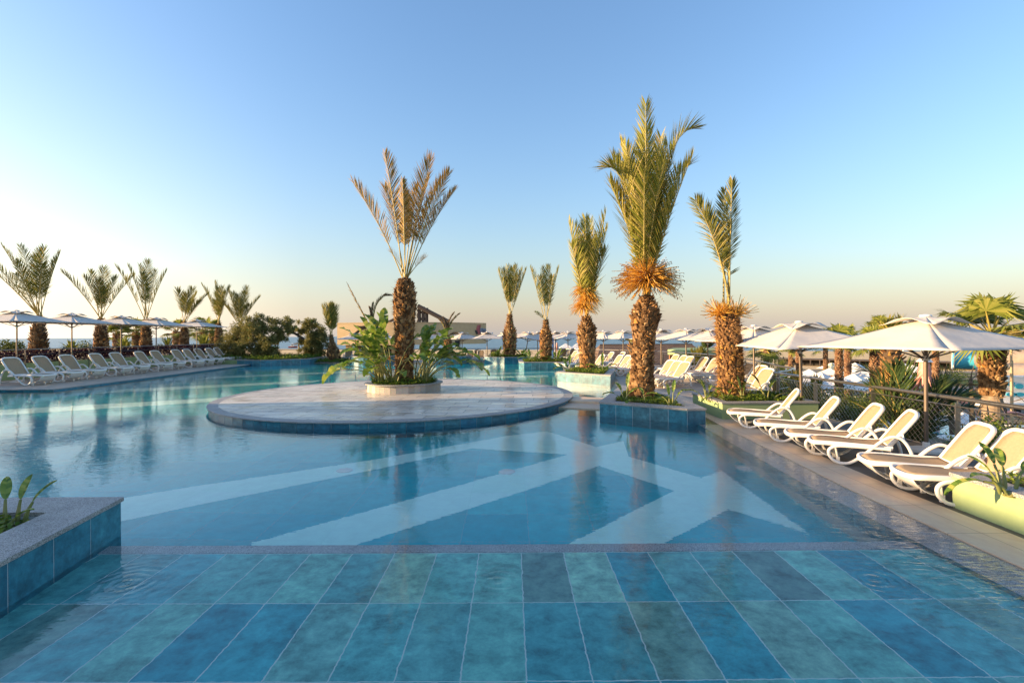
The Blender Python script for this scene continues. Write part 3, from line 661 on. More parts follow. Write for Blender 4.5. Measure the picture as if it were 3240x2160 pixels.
# central palm on the island
palm('tall date palm with sparse golden fronds in the centre of the round island', (PC.x, PC.y, IZ + .25), PC.y, (1282, 880),
     [(1116, 569, {'dy': -.3}), (1198, 557, {'dy': .7}), (1230, 490, {'dy': -.7}), (1268, 570, {'dy': 1.0, 'll': .3}), (1290, 580, {'dy': -.9, 'll': .3}), (1318, 560, {'dy': .5}), (1376, 496, {'dy': -.5, 'll': .52}), (1350, 520, {'dy': .9}), (1396, 545, {'dy': .4}), (1432, 545, {'dy': -.5}), (1441, 565, {'dy': .8}),
      (1352, 812, {'dy': -.2, 'll': .25, 'n': 14, 'bare': .55, 'w': .014}), (1235, 790, {'dy': -.3, 'll': .22, 'n': 12, 'bare': .5, 'w': .012})],
     [(0, .37), (.2, .36), (.45, .38), (.58, .41), (.74, .47), (.86, .42), (.95, .29), (1, .18)], 'frond_gold', 'bark', 40, 13, .17, .15, 46, .034, .47, lean=.42, up=.58, bare=.33, shag=.3)
# the tallest palm
palm('tallest date palm with thick dense green fronds and orange fruit sprays', (3.72, 14.6, .33), 14.6, (2046, 935),
     [(2017, 349, {'dy': -.9}), (2200, 352, {'td': .35, 'dy': -.1, 'lean': .22, 'up': .85}), (1895, 470, {'td': .55, 'dy': -.5, 'lean': .3, 'up': .8}), (1948, 425, {'td': .2, 'dy': .6}), (2109, 390, {'dy': .5}), (2215, 452, {'td': .25, 'lean': .35, 'up': .75}), (2140, 470, {'dy': .9}), (1990, 470, {'dy': .9}), (2070, 520, {'dy': -1.0}), (2095, 455, {'dy': -.6}), (2160, 560, {'dy': .4}), (1930, 560, {'dy': .2}), (2030, 430, {'dy': .2}), (1960, 400, {'dy': 0, 'td': .3}), (2120, 610, {'dy': -.5, 'll': .4}), (2080, 420, {'dy': .8}), (1960, 470, {'dy': -.7}), (2150, 430, {'dy': .2}), (2040, 400, {'dy': -.4}), (1940, 520, {'dy': .8}), (2170, 500, {'dy': -.7}), (2010, 560, {'dy': -1.0}), (2110, 520, {'dy': 1.0})],
     [(0, .44), (.12, .40), (.3, .36), (.5, .34), (.64, .37), (.76, .47), (.87, .38), (.94, .25), (1, .2)], 'frond_fresh', 'bark', 36, 13, .17, .17, 52, .034, .50, shag=.1, bare=.2, lean=.42, up=.56,
     fibre={'r': .84, 'n': 1150, 'dates': True, 'off': (0.02, 0, .55), 'down': .18})
palm('shaggy barked palm with three thin fronds in the green deck planter', (6.02, 13.9, .40), 13.9, (2300, 985),
     [(2182, 625, {'dy': -.3, 'droop': .3}), (2225, 600, {'dy': .5}), (2292, 574, {'dy': -.5, 'll': .3}), (2312, 574, {'dy': .4, 'll': .3}), (2262, 640, {'dy': .9}), (2318, 690, {'dy': 0})],
     [(0, .40), (.3, .38), (.6, .355), (.85, .33), (.97, .27), (1, .2)], 'frond', 'bark_shaggy', 36, 13, .15, .10, 44, .028, .40, shag=.75, bare=.36, lean=.25, rad=.03,
     fibre={'r': .50, 'n': 150, 'offs': [(-.22, -.05, -.02), (.22, -.05, -.02)], 'down': -.1, 'name': 'cut_fibre'})
palm('date palm with dense green fronds and fluffy orange fibres in the pale blue planter', (3.72, 25, .40), 25, (1855, 1000),
     [(1793, 690), (1822, 684), (1846, 682), (1874, 672), (1911, 667), (1930, 697), (1800, 760), (1925, 770), (1850, 730), (1880, 740), (1830, 760), (1900, 720)],
     [(0, .42), (.25, .40), (.45, .46), (.62, .52), (.76, .44), (.88, .26), (1, .2)], 'frond_fresh', 'bark', 26, 12, .26, .2, 40, .05, .62, bare=.18, depth=.8, lean=.5, up=.55,
     fibre={'r': .66, 'n': 420, 'offs': [(-.12, 0, .55), (.1, -.1, .95), (-.05, .1, 1.35)], 'down': .45})
palm('slim palm with four upright fronds in the long pale planter', (2.27, 34, .40), 34, (1727, 1012),
     [(1675, 842), (1716, 834), (1736, 834), (1772, 836), (1705, 870), (1752, 862), (1690, 985, {'n': 8, 'll': .2})],
     [(0, .42), (.3, .45), (.5, .46), (.68, .36), (.8, .22), (1, .16)], 'frond', 'bark', 22, 11, .28, .22, 30, .045, .45, bare=.3, depth=.8, lean=.5, up=.55)
palm('bottle shaped date palm with a tidy upright crown nearest the beach building', (-.2, 40, .45), 40, (1613, 995),
     [(1575, 848), (1590, 840), (1605, 836), (1622, 836), (1634, 834), (1655, 838), (1668, 846), (1612, 860), (1640, 865), (1592, 870)],
     [(0, .46), (.2, .56), (.4, .62), (.58, .50), (.75, .30), (.88, .22), (1, .2)], 'frond', 'bark', 22, 12, .34, .24, 30, .05, .50, bare=.3, depth=.9, lean=.55, up=.52)
palm('small bottle shaped palm with a narrow upright crown near the olive bush', (-14.9, 42.3, .1), 42.3, (1048, 1058),
     [(1022, 962), (1034, 958), (1046, 954), (1056, 954), (1064, 962), (1040, 975), (1058, 985)],
     [(0, .60), (.2, .64), (.42, .5), (.6, .3), (.75, .2), (1, .14)], 'frond', 'bark', 18, 10, .3, .22, 24, .06, .6, bare=.25, depth=.5, lean=.6, up=.5)
mb = MB(); gpoly = [(-16.2, 41.2), (-13.2, 41.0), (-12.6, 43.6), (-16.2, 44.0)]
tag(ground_cover(gpoly, .02, 1800, .13, .35).build('ground_cover', M['cover']), 'green plants on the ground around the small bottle shaped palm', 'ground cover', kind='stuff')
# drooping, half dead palms in the round planters
palm('drooping half dead palm with bare arching brown fronds behind the island', (PL['Hc'].x - .1, PL['Hc'].y, .5), PL['Hc'].y, (1176, 1045),
     [(1100, 892, {'lean': .55, 'up': .5, 'dy': -.3}), (1236, 926, {'lean': .05, 'up': 1.05, 'dy': .2}), (1106, 1062, {'dy': .3}), (1132, 1030, {'dy': -.3}), (1182, 955, {'dy': 0}), (1166, 968, {'dy': .3}), (1222, 1075, {'dy': .1, 'n': 6})],
     [(0, .34), (.5, .30), (.9, .22), (1, .14)], 'frond_dead', 'bark', 14, 9, .25, .2, 46, .05, .42, bare=.12, rad=.055, spread=.42, droop=.35, lean=.12)
palm('small half dead palm with thin brown fronds right of the central palm', (PL['Ic'].x - .05, PL['Ic'].y, .5), PL['Ic'].y, (1415, 1062),
     [(1437, 985, {'dy': .2}), (1456, 988, {'dy': -.2}), (1400, 1002, {'dy': .3}), (1447, 1052, {'dy': 0}), (1393, 1010, {'dy': -.3})],
     [(0, .42), (.6, .38), (.9, .25), (1, .16)], 'frond_dead', 'bark', 14, 9, .25, .2, 30, .045, .32, bare=.2, rad=.045, spread=.5, droop=.2, lean=.15)
# palms behind the purple hedge on the left
LP = [('large date palm with a wide crown, nearest behind the purple hedge', 28.4, (122, 1000), 1112, [(0, 800), (15, 757), (45, 775), (76, 792), (107, 826), (138, 778), (195, 782), (0, 853), (-40, 800), (60, 770), (180, 830), (120, 800)], 1.0),
      ('date palm with a three pronged open crown, second behind the purple hedge', 33, (320, 1008), 1105, [(233, 857), (249, 843), (306, 872), (330, 862), (363, 843), (390, 857), (345, 880), (310, 900)], .95),
      ('date palm with a fan of thin stalks, third behind the purple hedge', 37, (462, 1010), 1102, [(398, 840), (419, 826), (440, 838), (459, 841), (490, 820), (507, 845), (475, 860)], .85),
      ('date palm with bushy fronds leaning right, fourth behind the purple hedge', 42, (583, 1018), 1092, [(580, 911), (602, 919), (627, 908), (641, 921), (612, 925), (590, 940), (650, 950)], .8),
      ('date palm with a spreading crown left of the olive tree, behind the hedge', 46, (692, 1022), 1090, [(650, 896), (668, 900), (688, 886), (707, 896), (731, 905), (655, 940), (725, 950), (700, 915)], .8),
      ('date palm with dusty fronds rising behind the olive tree', 48, (758, 1035), 1095, [(698, 927), (720, 918), (736, 914), (761, 915), (795, 904), (812, 931), (775, 930), (745, 940), (805, 960), (700, 960)], .8)]
for lab, d, cp, by, tips, s in LP:
    b = At(cp[0], by, d); b.z = min(b.z, 1.0) - .6
    palm(lab, b, d, cp, tips, [(0, .46 * s), (.35, .50 * s), (.65, .40 * s), (.85, .30 * s), (1, .22 * s)], 'frond_left', 'bark', 18, 11, .26, .2, 32, .030 + .0003 * d, .40 + .003 * d, bare=.3, depth=1.3, lean=.45, up=.58, rad=.035, group='date palms behind the purple hedge')

# ---- fan palms
def fan_crown(mb, c, r, n, leafn=22, droop=.35):
    for i in range(n):
        a = i * 2.4 + U(-.3, .3); e = R(U(-25, 80)); d = Vector((math.cos(a) * math.cos(e), math.sin(a) * math.cos(e), math.sin(e)))
        h = Vector(c) + d * r * U(.42, .6); mb.cur = 1; mb.tube([Vector(c), h], [.02 * r + .01, .008 * r + .005], 3, cap=False); mb.cur = 0
        s = d.cross(Vector((0, 0, 1))); s = s.normalized() if s.length > .05 else Vector((1, 0, 0)); nn = s.cross(d)
        for k in range(leafn):
            b = R(-105 + 210 * k / (leafn - 1)); dr = d * math.cos(b) + s * math.sin(b); L = r * .5 * U(.85, 1.1)
            w = (d * -math.sin(b) + s * math.cos(b)) * L * .05; m = h + dr * L * .55; tip = h + dr * L + Vector((0, 0, -droop * L * U(.4, 1.2)))
            mb.add([h, m + w, tip, m - w], [(0, 1, 2, 3)])
def fan_palm(label, base, H, r, tr, n=22, group=None, skirt=0, red=True, smooth=False):
    root = empty('fan_palm', base); tag(root, label, 'palm tree', group)
    tm = trunk_mesh([(0, tr * 1.05), (.5 * H, tr), (H, tr * .85)], max(6, int(H * 7)), 8, tr * .8, tr * .75, .3)
    if smooth:
        tm = MB(); tm.cur = 1; tm.lathe([(tr * .95, 0), (tr * .82, H * .45), (tr * .8, H * .5)], 20)
        up = trunk_mesh([(0, tr * .95), (H * .25, tr * 1.02), (H * .5, tr * .9)], 16, 15, tr * .5, tr * .34, .7); tm.cur = 0
        for f in up.f: pass
        tm.add([(v[0], v[1], v[2] + H * .5) for v in up.v], up.f)
        tm.build('trunk', [M['bark'], M['trunk_smooth']], root)
    else: tm.build('trunk', [M['bark_red'] if red else M['bark'], M['bark_core']], root)
    mb = MB(); fan_crown(mb, (0, 0, H), r, n); mb.build('crown', [M['fan'], M['petiole']], root)
    if skirt:
        mb = MB()
        for i in range(skirt):
            a = U(0, 6.28); z = H * U(.0, .6); p = Vector((math.cos(a) * tr, math.sin(a) * tr, z)); d = Vector((math.cos(a) * U(.1, .8), math.sin(a) * U(.1, .8), U(-1, .3))).normalized()
            leaf_quad(mb, p, d, Vector((math.cos(a), math.sin(a), 0)), U(.5, 1.1), .06)
        mb.build('dead_skirt', M['frond_dead'], root)
    return root
def at_ground(px, py, d, z=None):
    p = At(px, py, d); return Vector((p.x, d, terr(p.x, d) if z is None else z))
def fp(label, px, crown_y, d, r, tr, z=None, **kw):
    b = at_ground(px, crown_y, d, z); return fan_palm(label, b, At(px, crown_y, d).z - b.z, r, tr, **kw)
g = 'small fan palms behind the purple hedge'
fp('short fan palm with drooping leaves beside the second palm behind the hedge', 372, 1058, 40, 1.3, .3, group=g)
fp('short fan palm beside the trunk of the third palm behind the hedge', 432, 1052, 42, 1.4, .3, group=g)
fp('short fan palm hanging around the fourth palm behind the hedge', 560, 1050, 47, 1.6, .35, group=g)
fp('round headed fan palm between the fourth and fifth palms behind the hedge', 645, 1050, 50, 1.8, .35, group=g)
fp('fan palm with a bushy head left of the olive tree', 672, 1048, 52, 1.6, .3, group=g)
def bush(name, label, c, r, hz, n, leaf='shrub', size=.12, group=None, cat='shrub', spiky=False, kind=None):
    root = empty(name, (c[0], c[1], c[2])); tag(root, label, cat, group, kind)
    mb = MB(); tk = MB()
    if spiky:
        for i in range(n):
            a = U(0, 6.28); e = R(U(10, 85)); d = Vector((math.cos(a) * math.cos(e), math.sin(a) * math.cos(e), math.sin(e))); L = r * U(.7, 1.1); s = Vector((-math.sin(a), math.cos(a), 0)) * size
            p0 = Vector((0, 0, .05)); m = d * L * .55; t = d * L + Vector((0, 0, -.25 * L))
            mb.add([p0, m + s, t, m - s], [(0, 1, 2, 3)])
    else:
        cl = [Vector((U(-.6, .6) * r, U(-.6, .6) * r, hz * U(.25, .85))) for _ in range(max(5, int(n / 90)))]
        for i in range(n):
            q = random.choice(cl) + rdir() * r * .42 * rnd() ** .4; d = rdir(); q.z = max(q.z, .02)
            leaf_quad(mb, q, d, rdir(), size * U(.7, 1.4), size * .45)
        for q in cl[:8]: tk.tube([(0, 0, 0), q * .5 + Vector((0, 0, .1)), q], [.03, .02, .008], 4, cap=False)
    mb.build('foliage', M[leaf], root)
    if tk.f: tk.build('stems', M['olive_bark'], root)
    return root
for lab, px, py, d in (('yellow green fan bush in front of the first two palms, above the hedge', 225, 1100, 31), ('spiky yellow bush above the hedge below the third umbrella', 395, 1092, 35), ('low spiky bush above the hedge right of the fourth umbrella pole', 530, 1092, 42), ('low spiky bush above the hedge beside the last umbrella pole', 645, 1088, 45)):
    p = At(px, py, d); bush('fan_bush', lab, (p.x, d, p.z - .35), 1.5 * d / 38, 1, 90, 'fan', .05, 'spiky bushes behind the purple hedge', spiky=True)
for lab, px, py, d in (('rounded green shrub above the hedge at the far left edge', 15, 1105, 30), ('thin grey green shrub right of the first umbrella pole', 70, 1098, 31), ('dark low shrub against the sea at the left end of the hedge', 290, 1100, 36)):
    p = At(px, py, d); bush('garden_shrub', lab, (p.x, d, p.z - .6), .9, 1.1, 500, 'shrub', .16, 'shrubs behind the purple hedge')
# ---- purple hedge
mb = MB()
for i in range(15000):
    y = U(19, 45.3); x = -25.6 + U(-.55, .4); z = .7 + (.78 + .16 * noise.noise((x * 1.2, y * 1.3, 0))) * rnd() ** .6
    leaf_quad(mb, Vector((x, y, z)), rdir(), rdir(), .14 * U(.7, 1.3), .07)
root = empty('purple_hedge', (0, 0, 0)); tag(root, 'long dark purple leafed hedge behind the left sun deck railing', 'hedge')
mb.build('foliage', M['purple'], root)
mb = MB()
for i in range(40): y = 19.2 + i * .65; mb.tube([(-25.62, y, .5), (-25.62 + U(-.1, .1), y + .1, .9), (-25.6 + U(-.2, .2), y, 1.3)], [.02, .015, .008], 4)
mb.tube([(-25.62, 18.5, .82), (-25.62, 45.2, .82)], .03, 5); mb.build('stems', M['olive_bark'], root)
mb = MB(); mb.prism([(-25.25, 15), (-24.95, 15), (-24.95, 45.2), (-25.25, 45.2)], -.1, .88)
o = mb.build('low_wall', M['green'], bevel=.01); tag(o, 'low green plastered wall behind the row of left loungers', 'wall')
mb = MB(); mb.prism([(-25.95, 15), (-25.251, 15), (-25.251, 45.2), (-25.95, 45.2)], -.1, .8); structure('hedge_soil', mb, M['soil'])
# ---- olive trees
def olive(name, label, base, blobs, n, size=.11, group=None, trunks=(), leaf='olive'):
    root = empty(name, base); tag(root, label, 'olive tree', group); mb = MB(); base = Vector(base)
    B = [(Vector(c), r) for c, r in blobs]; tot = sum(r ** 2 for _, r in B)
    for c, r in B:
        sub = [c + rdir() * r * U(.35, .95) for _ in range(int(14 * r * r) + 6)]
        for s in sub:
            sr = r * U(.26, .46)
            for k in range(int(n * r * r / tot / len(sub))):
                q = s + rdir() * sr * rnd() ** .45; d = (rdir() + Vector((0, 0, .3))).normalized()
                leaf_quad(mb, q, d, rdir(), size * U(.7, 1.4), size * .33)
    mb.build('crown', M[leaf], root)
    tk = MB()
    for pts in trunks: tk.tube(spline(pts, 4), [.16 - .13 * i / (4 * (len(pts) - 1)) for i in range(4 * (len(pts) - 1) + 1)], 8)
    tk.build('trunk', M['olive_bark'], root, smooth=1)
    return root
ob = Vector((-20.9, 41.6, .35))
olive('olive_tree', 'gnarled olive tree with spreading dusty crown in the far left blue planter', ob,
      [((-2.6, .6, 1.3), 1.1), ((-1.7, .4, 2.1), 1.0), ((-.6, 0, 2.7), 1.0), ((.2, .2, 3.0), .75), ((1.6, 0, 2.7), .85), ((2.4, .1, 3.1), .55), ((2.7, -.1, 2.5), .45), ((.6, -.3, 1.9), .9), ((1.2, -.4, 1.0), .95), ((-1.0, -.5, 1.1), .9), ((0, .2, .8), .9), ((1.9, .2, 1.6), .7), ((-2.2, -.2, .6), .7), ((-.2, -.3, 1.9), .9), ((.5, -.3, .4), .9), ((-1.4, -.4, .5), .8), ((1.5, -.4, .5), .7)], 30000, .17,
      trunks=[[(0, 0, 0), (.1, 0, .7), (-.3, 0, 1.4), (-.7, 0, 2.5)], [(.1, 0, .6), (.7, .1, 1.3), (1.4, 0, 2.1), (2.2, .1, 2.9)], [(0, 0, .4), (-.8, .2, 1.0), (-1.7, .4, 1.9)], [(.6, 0, 1.2), (.3, 0, 2.2), (.2, .1, 3.0)]])
o2 = Vector((-18.3, 44.6, .2))
olive('olive_tree', 'round headed olive bush with an arm reaching left, between olive tree and small palm', o2,
      [((.9, 0, 2.3), .95), ((.4, .1, 3.0), .75), ((1.4, .1, 1.7), .9), ((-.2, 0, 2.7), .75), ((-1.2, 0, 2.5), .55), ((-2.2, 0, 2.0), .6), ((-2.7, 0, 1.6), .45), ((.8, -.3, 1.1), .8), ((.2, -.2, .4), .8), ((1.3, .1, .7), .7), ((-.2, .1, 1.6), .5), ((.9, -.2, 1.6), .8), ((.7, 0, .7), .8)], 20000, .17,
      trunks=[[(0.4, 0, 0), (.5, 0, .8), (.2, 0, 1.7), (.8, 0, 2.6)], [(.3, 0, 1.3), (-.6, 0, 2.1), (-1.6, 0, 2.4), (-2.4, 0, 1.9)]])

# ---- bird of paradise / banana leaved plants
def paddle(mb, p0, d, L, W, curl=.5, torn=.3, up=Vector((0, 0, 1))):
    d = d.normalized(); s = d.cross(up); s = s.normalized() if s.length > .05 else Vector((1, 0, 0)); K = 9; mids = []; sides = []
    q = Vector(p0); dd = d.copy()
    for i in range(K + 1):
        mids.append(q.copy()); nn = s.cross(dd).normalized(); sides.append((s.copy(), nn)); dd = (dd + Vector((0, 0, -curl / K))).normalized(); q = q + dd * L / K
    for sg in (-1, 1):
        pend = []
        for i in range(K):
            u0, u1 = i / K, (i + 1) / K; w0 = W * math.sin(math.pi * min(1, .07 + .93 * u0)) ** .62; w1 = W * math.sin(math.pi * min(1, .07 + .93 * u1 * .995)) ** .62
            f = .35 + (.0 if rnd() > torn else U(-.9, .3))
            a = mids[i] + (sides[i][0] * sg + sides[i][1] * f) * w0 * .5 + d * L * .05; b = mids[i + 1] + (sides[i + 1][0] * sg + sides[i + 1][1] * f) * w1 * .5 + d * L * .05
            if pend and rnd() > torn: a = pend[-1]
            pend.append(b)
            mb.add([mids[i], mids[i + 1], b, a] if sg > 0 else [mids[i], a, b, mids[i + 1]], [(0, 1, 2, 3)])
def paddle_plant(label, base, leaves, name='bird_of_paradise', group=None, cat='plant', torn=.25, flowers=0, tall=1.0):
    """leaves: (lean azimuth deg, lean 0..1, stalk length, leaf length, width)"""
    root = empty(name, base); tag(root, label, cat, group); mb = MB(); st = MB()
    for (az, ln, sl, ll, w) in leaves:
        a = R(az); h = Vector((math.cos(a), math.sin(a), 0)); p0 = h * U(.03, .14) + Vector((U(-.05, .05), U(-.05, .05), 0))
        sl = sl * tall; p1 = p0 + Vector((0, 0, 1)) * sl * .55 + h * sl * ln * .22; p2 = p0 + Vector((0, 0, 1)) * sl * (1 - .45 * ln) + h * sl * ln
        pts = [p0 * (1 - t) ** 2 + p1 * 2 * t * (1 - t) + p2 * t * t for t in (0, .25, .5, .75, 1)]
        st.tube(pts, [.028 * sl ** .5, .022, .018, .014, .012], 5, cap=False)
        d = (pts[-1] - pts[-2]).normalized(); d = (d + Vector((0, 0, .25)) + h * .2).normalized()
        paddle(mb, p2, d, ll * (1 + (tall - 1) * .2), w * (1 + (tall - 1) * .2), curl=.5 + 1.1 * ln, torn=torn)
    st.lathe([(.06, -.03), (.05, .01), (.02, .03)], 8)
    mb.build('leaves', M['paddle'], root, smooth=4); st.build('stalks', M['stalk'], root, smooth=4)
    for i in range(flowers):
        f = MB(); a = U(0, 6.28); c = Vector((math.cos(a) * .4, math.sin(a) * .4, U(.7, 1.1)))
        for k in range(5): leaf_quad(f, c, Vector((U(-.5, .5), U(-.5, .5), 1)).normalized(), rdir(), .2, .05)
        f.build('flower', M['flower'], root)
    return root
def rand_leaves(n, s0, s1, l0, l1, lean=(.1, .9), az=(0, 360), w=.32):
    out = []
    for i in range(n):
        L = U(l0, l1); out.append((U(*az), U(*lean), U(s0, s1), L, L * w * U(.85, 1.15)))
    return out
pz = IZ + .25
for lab, off, lv in (('large torn leaved bird of paradise on the left of the central palm', (-.72, -.45, 0), rand_leaves(17, .7, 1.6, .65, .95, (.1, .62), (90, 290), .46) + [(165, .35, 1.55, 1.0, .36), (95, .12, 1.75, .9, .34), (200, .9, 1.0, .9, .4), (185, 1.05, .9, 1.0, .42), (60, .3, 1.4, .7, .3), (230, .5, 1.2, .7, .3)]),
                     ('clump of upright paddle leaves in front of the central palm trunk', (-.28, -.62, 0), [(150, .25, 1.7, 1.05, .38), (170, .1, 1.5, .95, .36), (20, .35, 1.6, .85, .34), (350, .55, 1.5, .8, .34), (300, .8, .7, .6, .26), (250, .5, .9, .6, .24)] + rand_leaves(9, .5, 1.5, .5, .8, (.2, .8), (180, 360), .44)),
                     ('large torn leaved bird of paradise on the right of the central palm', (.75, -.4, 0), [(10, .9, 1.15, .9, .42), (-5, 1.0, 1.2, 1.0, .42), (350, .75, 1.4, .85, .4), (60, .2, 1.5, .75, .32), (330, .9, .8, .7, .34), (170, .5, 1.2, .75, .32), (20, .6, 1.3, .8, .38)] + rand_leaves(17, .7, 1.55, .6, .9, (.1, .62), (250, 450), .46)),
                     ('broad leaved plant behind the central palm trunk', (.25, .55, 0), rand_leaves(12, 1.0, 1.7, .6, .9, (.2, .8), (0, 360), .46))):
    paddle_plant(lab, (PC.x + off[0], PC.y + off[1], pz), lv, torn=.42, flowers=1 if 'on the left' in lab else 0, group='broad leaved plants on the island', tall=1.18)
# foreground and planter plants
p = At(8, 1620, 4.9)
paddle_plant('young bird of paradise with four glossy leaves in the left foreground planter', (p.x - .02, p.y, .30), [(80, .12, .26, .24, .095), (30, .25, .25, .26, .10), (10, .4, .14, .17, .07), (130, .2, .28, .24, .09)], torn=0)
p = At(3180, 1515, 5.5)
paddle_plant('bird of paradise with glossy leaves in the sunlit right foreground planter', (p.x + .05, p.y, .40), [(165, .95, .22, .42, .085), (150, .3, .26, .24, .1), (60, .3, .3, .26, .1), (20, .5, .28, .3, .11), (100, .2, .32, .26, .1), (190, .5, .2, .3, .09)], torn=.05)
for lab, px, py, d, lv in (('young bird of paradise at the left corner of the tallest palm planter', 1978, 1262, 13.75, [(150, .6, .25, .42, .12), (110, .35, .35, .38, .11), (60, .1, .42, .42, .11), (20, .4, .25, .4, .1)]),
                           ('low bird of paradise before the tallest palm trunk', 2050, 1262, 13.4, [(200, .9, .2, .45, .12), (30, .9, .22, .5, .12), (100, .4, .28, .35, .1), (340, .7, .15, .4, .11)]),
                           ('young bird of paradise at the right corner of the tallest palm planter', 2124, 1272, 12.75, [(150, .55, .35, .42, .1), (60, .15, .4, .34, .1), (30, .4, .34, .36, .1), (95, .1, .3, .3, .09)]),
                           ('upright dark leaved plant at the left of the shaggy palm', 2245, 1245, 13.5, [(110, .2, .3, .34, .09), (60, .4, .3, .32, .09), (170, .5, .25, .36, .09), (20, .5, .3, .34, .09), (140, .2, .35, .3, .08)]),
                           ('spreading paddle leaved plant below the shaggy palm trunk', 2300, 1258, 13.2, [(170, .8, .2, .45, .08), (10, .8, .2, .45, .08), (120, .4, .25, .4, .08), (50, .5, .25, .42, .08)]),
                           ('paddle leaved plant between the shaggy palm and its right neighbour', 2352, 1252, 13.3, [(130, .3, .3, .4, .07), (60, .3, .3, .4, .07), (100, .1, .3, .4, .07), (20, .7, .2, .4, .07)]),
                           ('paddle leaved plant with a long arching leaf at the right end of the deck planter', 2428, 1262, 13.3, [(10, 1.0, .35, .6, .08), (150, .6, .5, .6, .09), (110, .3, .5, .4, .09), (40, .4, .4, .5, .09)]),
                           ('strap leaved plant left of the palm with orange fibres', 1800, 1165, 24, [(140, .5, .3, .6, .15), (80, .2, .4, .55, .14), (30, .5, .3, .6, .15), (170, .7, .3, .5, .14), (110, .3, .3, .5, .14)]),
                           ('strap leaved plant right of the palm with orange fibres', 1905, 1178, 23, [(140, .5, .3, .7, .15), (80, .2, .4, .7, .14), (30, .5, .3, .7, .15), (10, .7, .3, .6, .14), (170, .7, .3, .6, .14)])):
    p = At(px, py, d); paddle_plant(lab, (p.x, d, {13.75: .31, 13.4: .31, 12.75: .31, 24: .39, 23: .39}.get(d, .38)), lv, torn=.06, group='paddle leaved plants in the planters')
for lab, px, d, dx in (('strappy plants at the left end of the long pale planter', 1682, 33.2, 0), ('strappy plants at the right end of the long pale planter', 1760, 33.2, 0), ('strappy plants at the left end of the farthest blue planter', 1578, 39.8, 0), ('strappy plants at the right end of the farthest blue planter', 1652, 39.9, 0)):
    p = At(px, 1140, d); paddle_plant(lab, (p.x, d, .42), [(U(0, 360), U(.15, .7), U(.2, .4), U(.55, .85), .16) for _ in range(12)], torn=0, group='strappy plants in the far planters', name='strappy_plant')
# feathery young palm beyond the right railing
def young_palm(label, base, fr, leaf='frond_dark', name='young_palm', n=46, w=.03, ll=.38, group=None):
    root = empty(name, base); tag(root, label, 'palm tree', group); mb = MB()
    for (dx, dy, dz, kw) in fr: frond(mb, (U(-.08, .08), U(-.08, .08), 0), (dx, dy, dz), n, w, ll, .16, .75, .2, rad=.022, vee=.35, **kw)
    mb.build('crown', [M[leaf], M['petiole']], root)
    mb = MB(); mb.lathe([(.16, -.2), (.2, 0), (.12, .25)], 10); mb.build('trunk', M['bark_core'], root)
    return root
b = At(2880, 1425, 10.6)
young_palm('large feathery young palm growing outside the railing behind the nearest umbrella pole', (b.x, 10.6, -.72),
           [(-.95, .2, 2.45, {'tipdroop': .25}), (-.55, -.2, 2.3, {}), (-1.0, .5, 1.5, {}), (.15, .3, 2.3, {}), (.55, -.3, 2.0, {}), (1.15, .2, 2.15, {'tipdroop': .2}), (1.25, -.2, 1.95, {'tipdroop': .25}), (1.5, .1, 1.55, {'tipdroop': .15, 'll': .12} if 0 else {'tipdroop': .15}), (-.7, .3, 1.9, {}), (.3, .6, 1.4, {}), (-.3, .5, 1.6, {}), (.1, -.3, 1.7, {})])
b = At(2560, 1330, 14.2)
young_palm('smaller dusty young palm growing outside the railing behind the second umbrella pole', (b.x, 14.2, -1.1), [(-.5, .2, 1.9, {}), (.5, .3, 1.95, {}), (.15, -.2, 2.1, {}), (-.25, .4, 2.2, {}), (.7, 0, 1.3, {}), (-.7, 0, 1.3, {}), (.3, .3, 1.7, {}), (-.1, -.2, 1.5, {})], 'frond', n=40, w=.035, ll=.3)
b = At(2440, 1215, 22)
young_palm('bushy young palm outside the curve of the railing', (b.x + .3, 22, -2.2), [(-.9, .2, 2.6, {}), (.8, .3, 2.5, {}), (.15, -.2, 3.2, {}), (-.45, .4, 3.1, {}), (1.2, 0, 1.8, {}), (-1.2, 0, 1.8, {}), (.5, .3, 2.9, {})], 'fan', n=40, w=.06, ll=.5)
# fan palms of the lower garden
g = 'fan palms standing in the lower garden'
fp('fan palm seen between the shaggy palm and the second umbrella', 2425, 1108, 45, 2.0, .25, group=g)
fp('slender fan palm left of the second umbrella pole, against the sand', 2502, 1105, 62, 1.9, .26, group=g)
fp('fan palm trunk just left of the second umbrella pole', 2528, 1085, 40, 1.6, .22, group=g)
fp('slender fan palm right of the second umbrella pole, against the sand', 2612, 1102, 62, 1.9, .26, group=g)
fp('thick ringed fan palm trunk between the two near umbrellas', 2654, 1090, 34, 1.7, .23, group=g)
fp('dark ringed fan palm trunk under the left corner of the nearest umbrella', 2766, 1095, 30, 1.5, .23, group=g)
fp('tufted fan palm peeking above the left slope of the nearest umbrella', 2788, 1042, 45, 1.7, .35, group=g)
fp('slim palm just right of the nearest umbrella pole', 2960, 1105, 55, .9, .3, group=g)
fp('fan palm with a pale tuft above the second umbrella', 2682, 1062, 52, 1.5, .3, group=g)
b = At(3140, 1340, 18); 
fan_palm('stout fan palm with bright crown and flaring trunk at the right edge', (b.x, 18, -2.2), At(3140, 1062, 18).z + 2.2, 1.9, .35, 26, None, 60, False, True)
palm('date palm with orange fibres behind the feathery young palm', at_ground(2822, 1200, 24), 24, (2822, 1085), [(2790, 1030), (2815, 1010), (2835, 1005), (2850, 1030), (2800, 1060), (2845, 1060)],
     [(0, .4), (.5, .42), (.9, .5), (1, .3)], 'frond_fresh', 'bark_shaggy', 18, 10, .3, .2, 30, .05, .5, bare=.3, depth=.5, lean=.5, up=.55, fibre={'r': .75, 'n': 160, 'off': (0, 0, -1.0), 'down': .9, 'name': 'cut_fibre'})
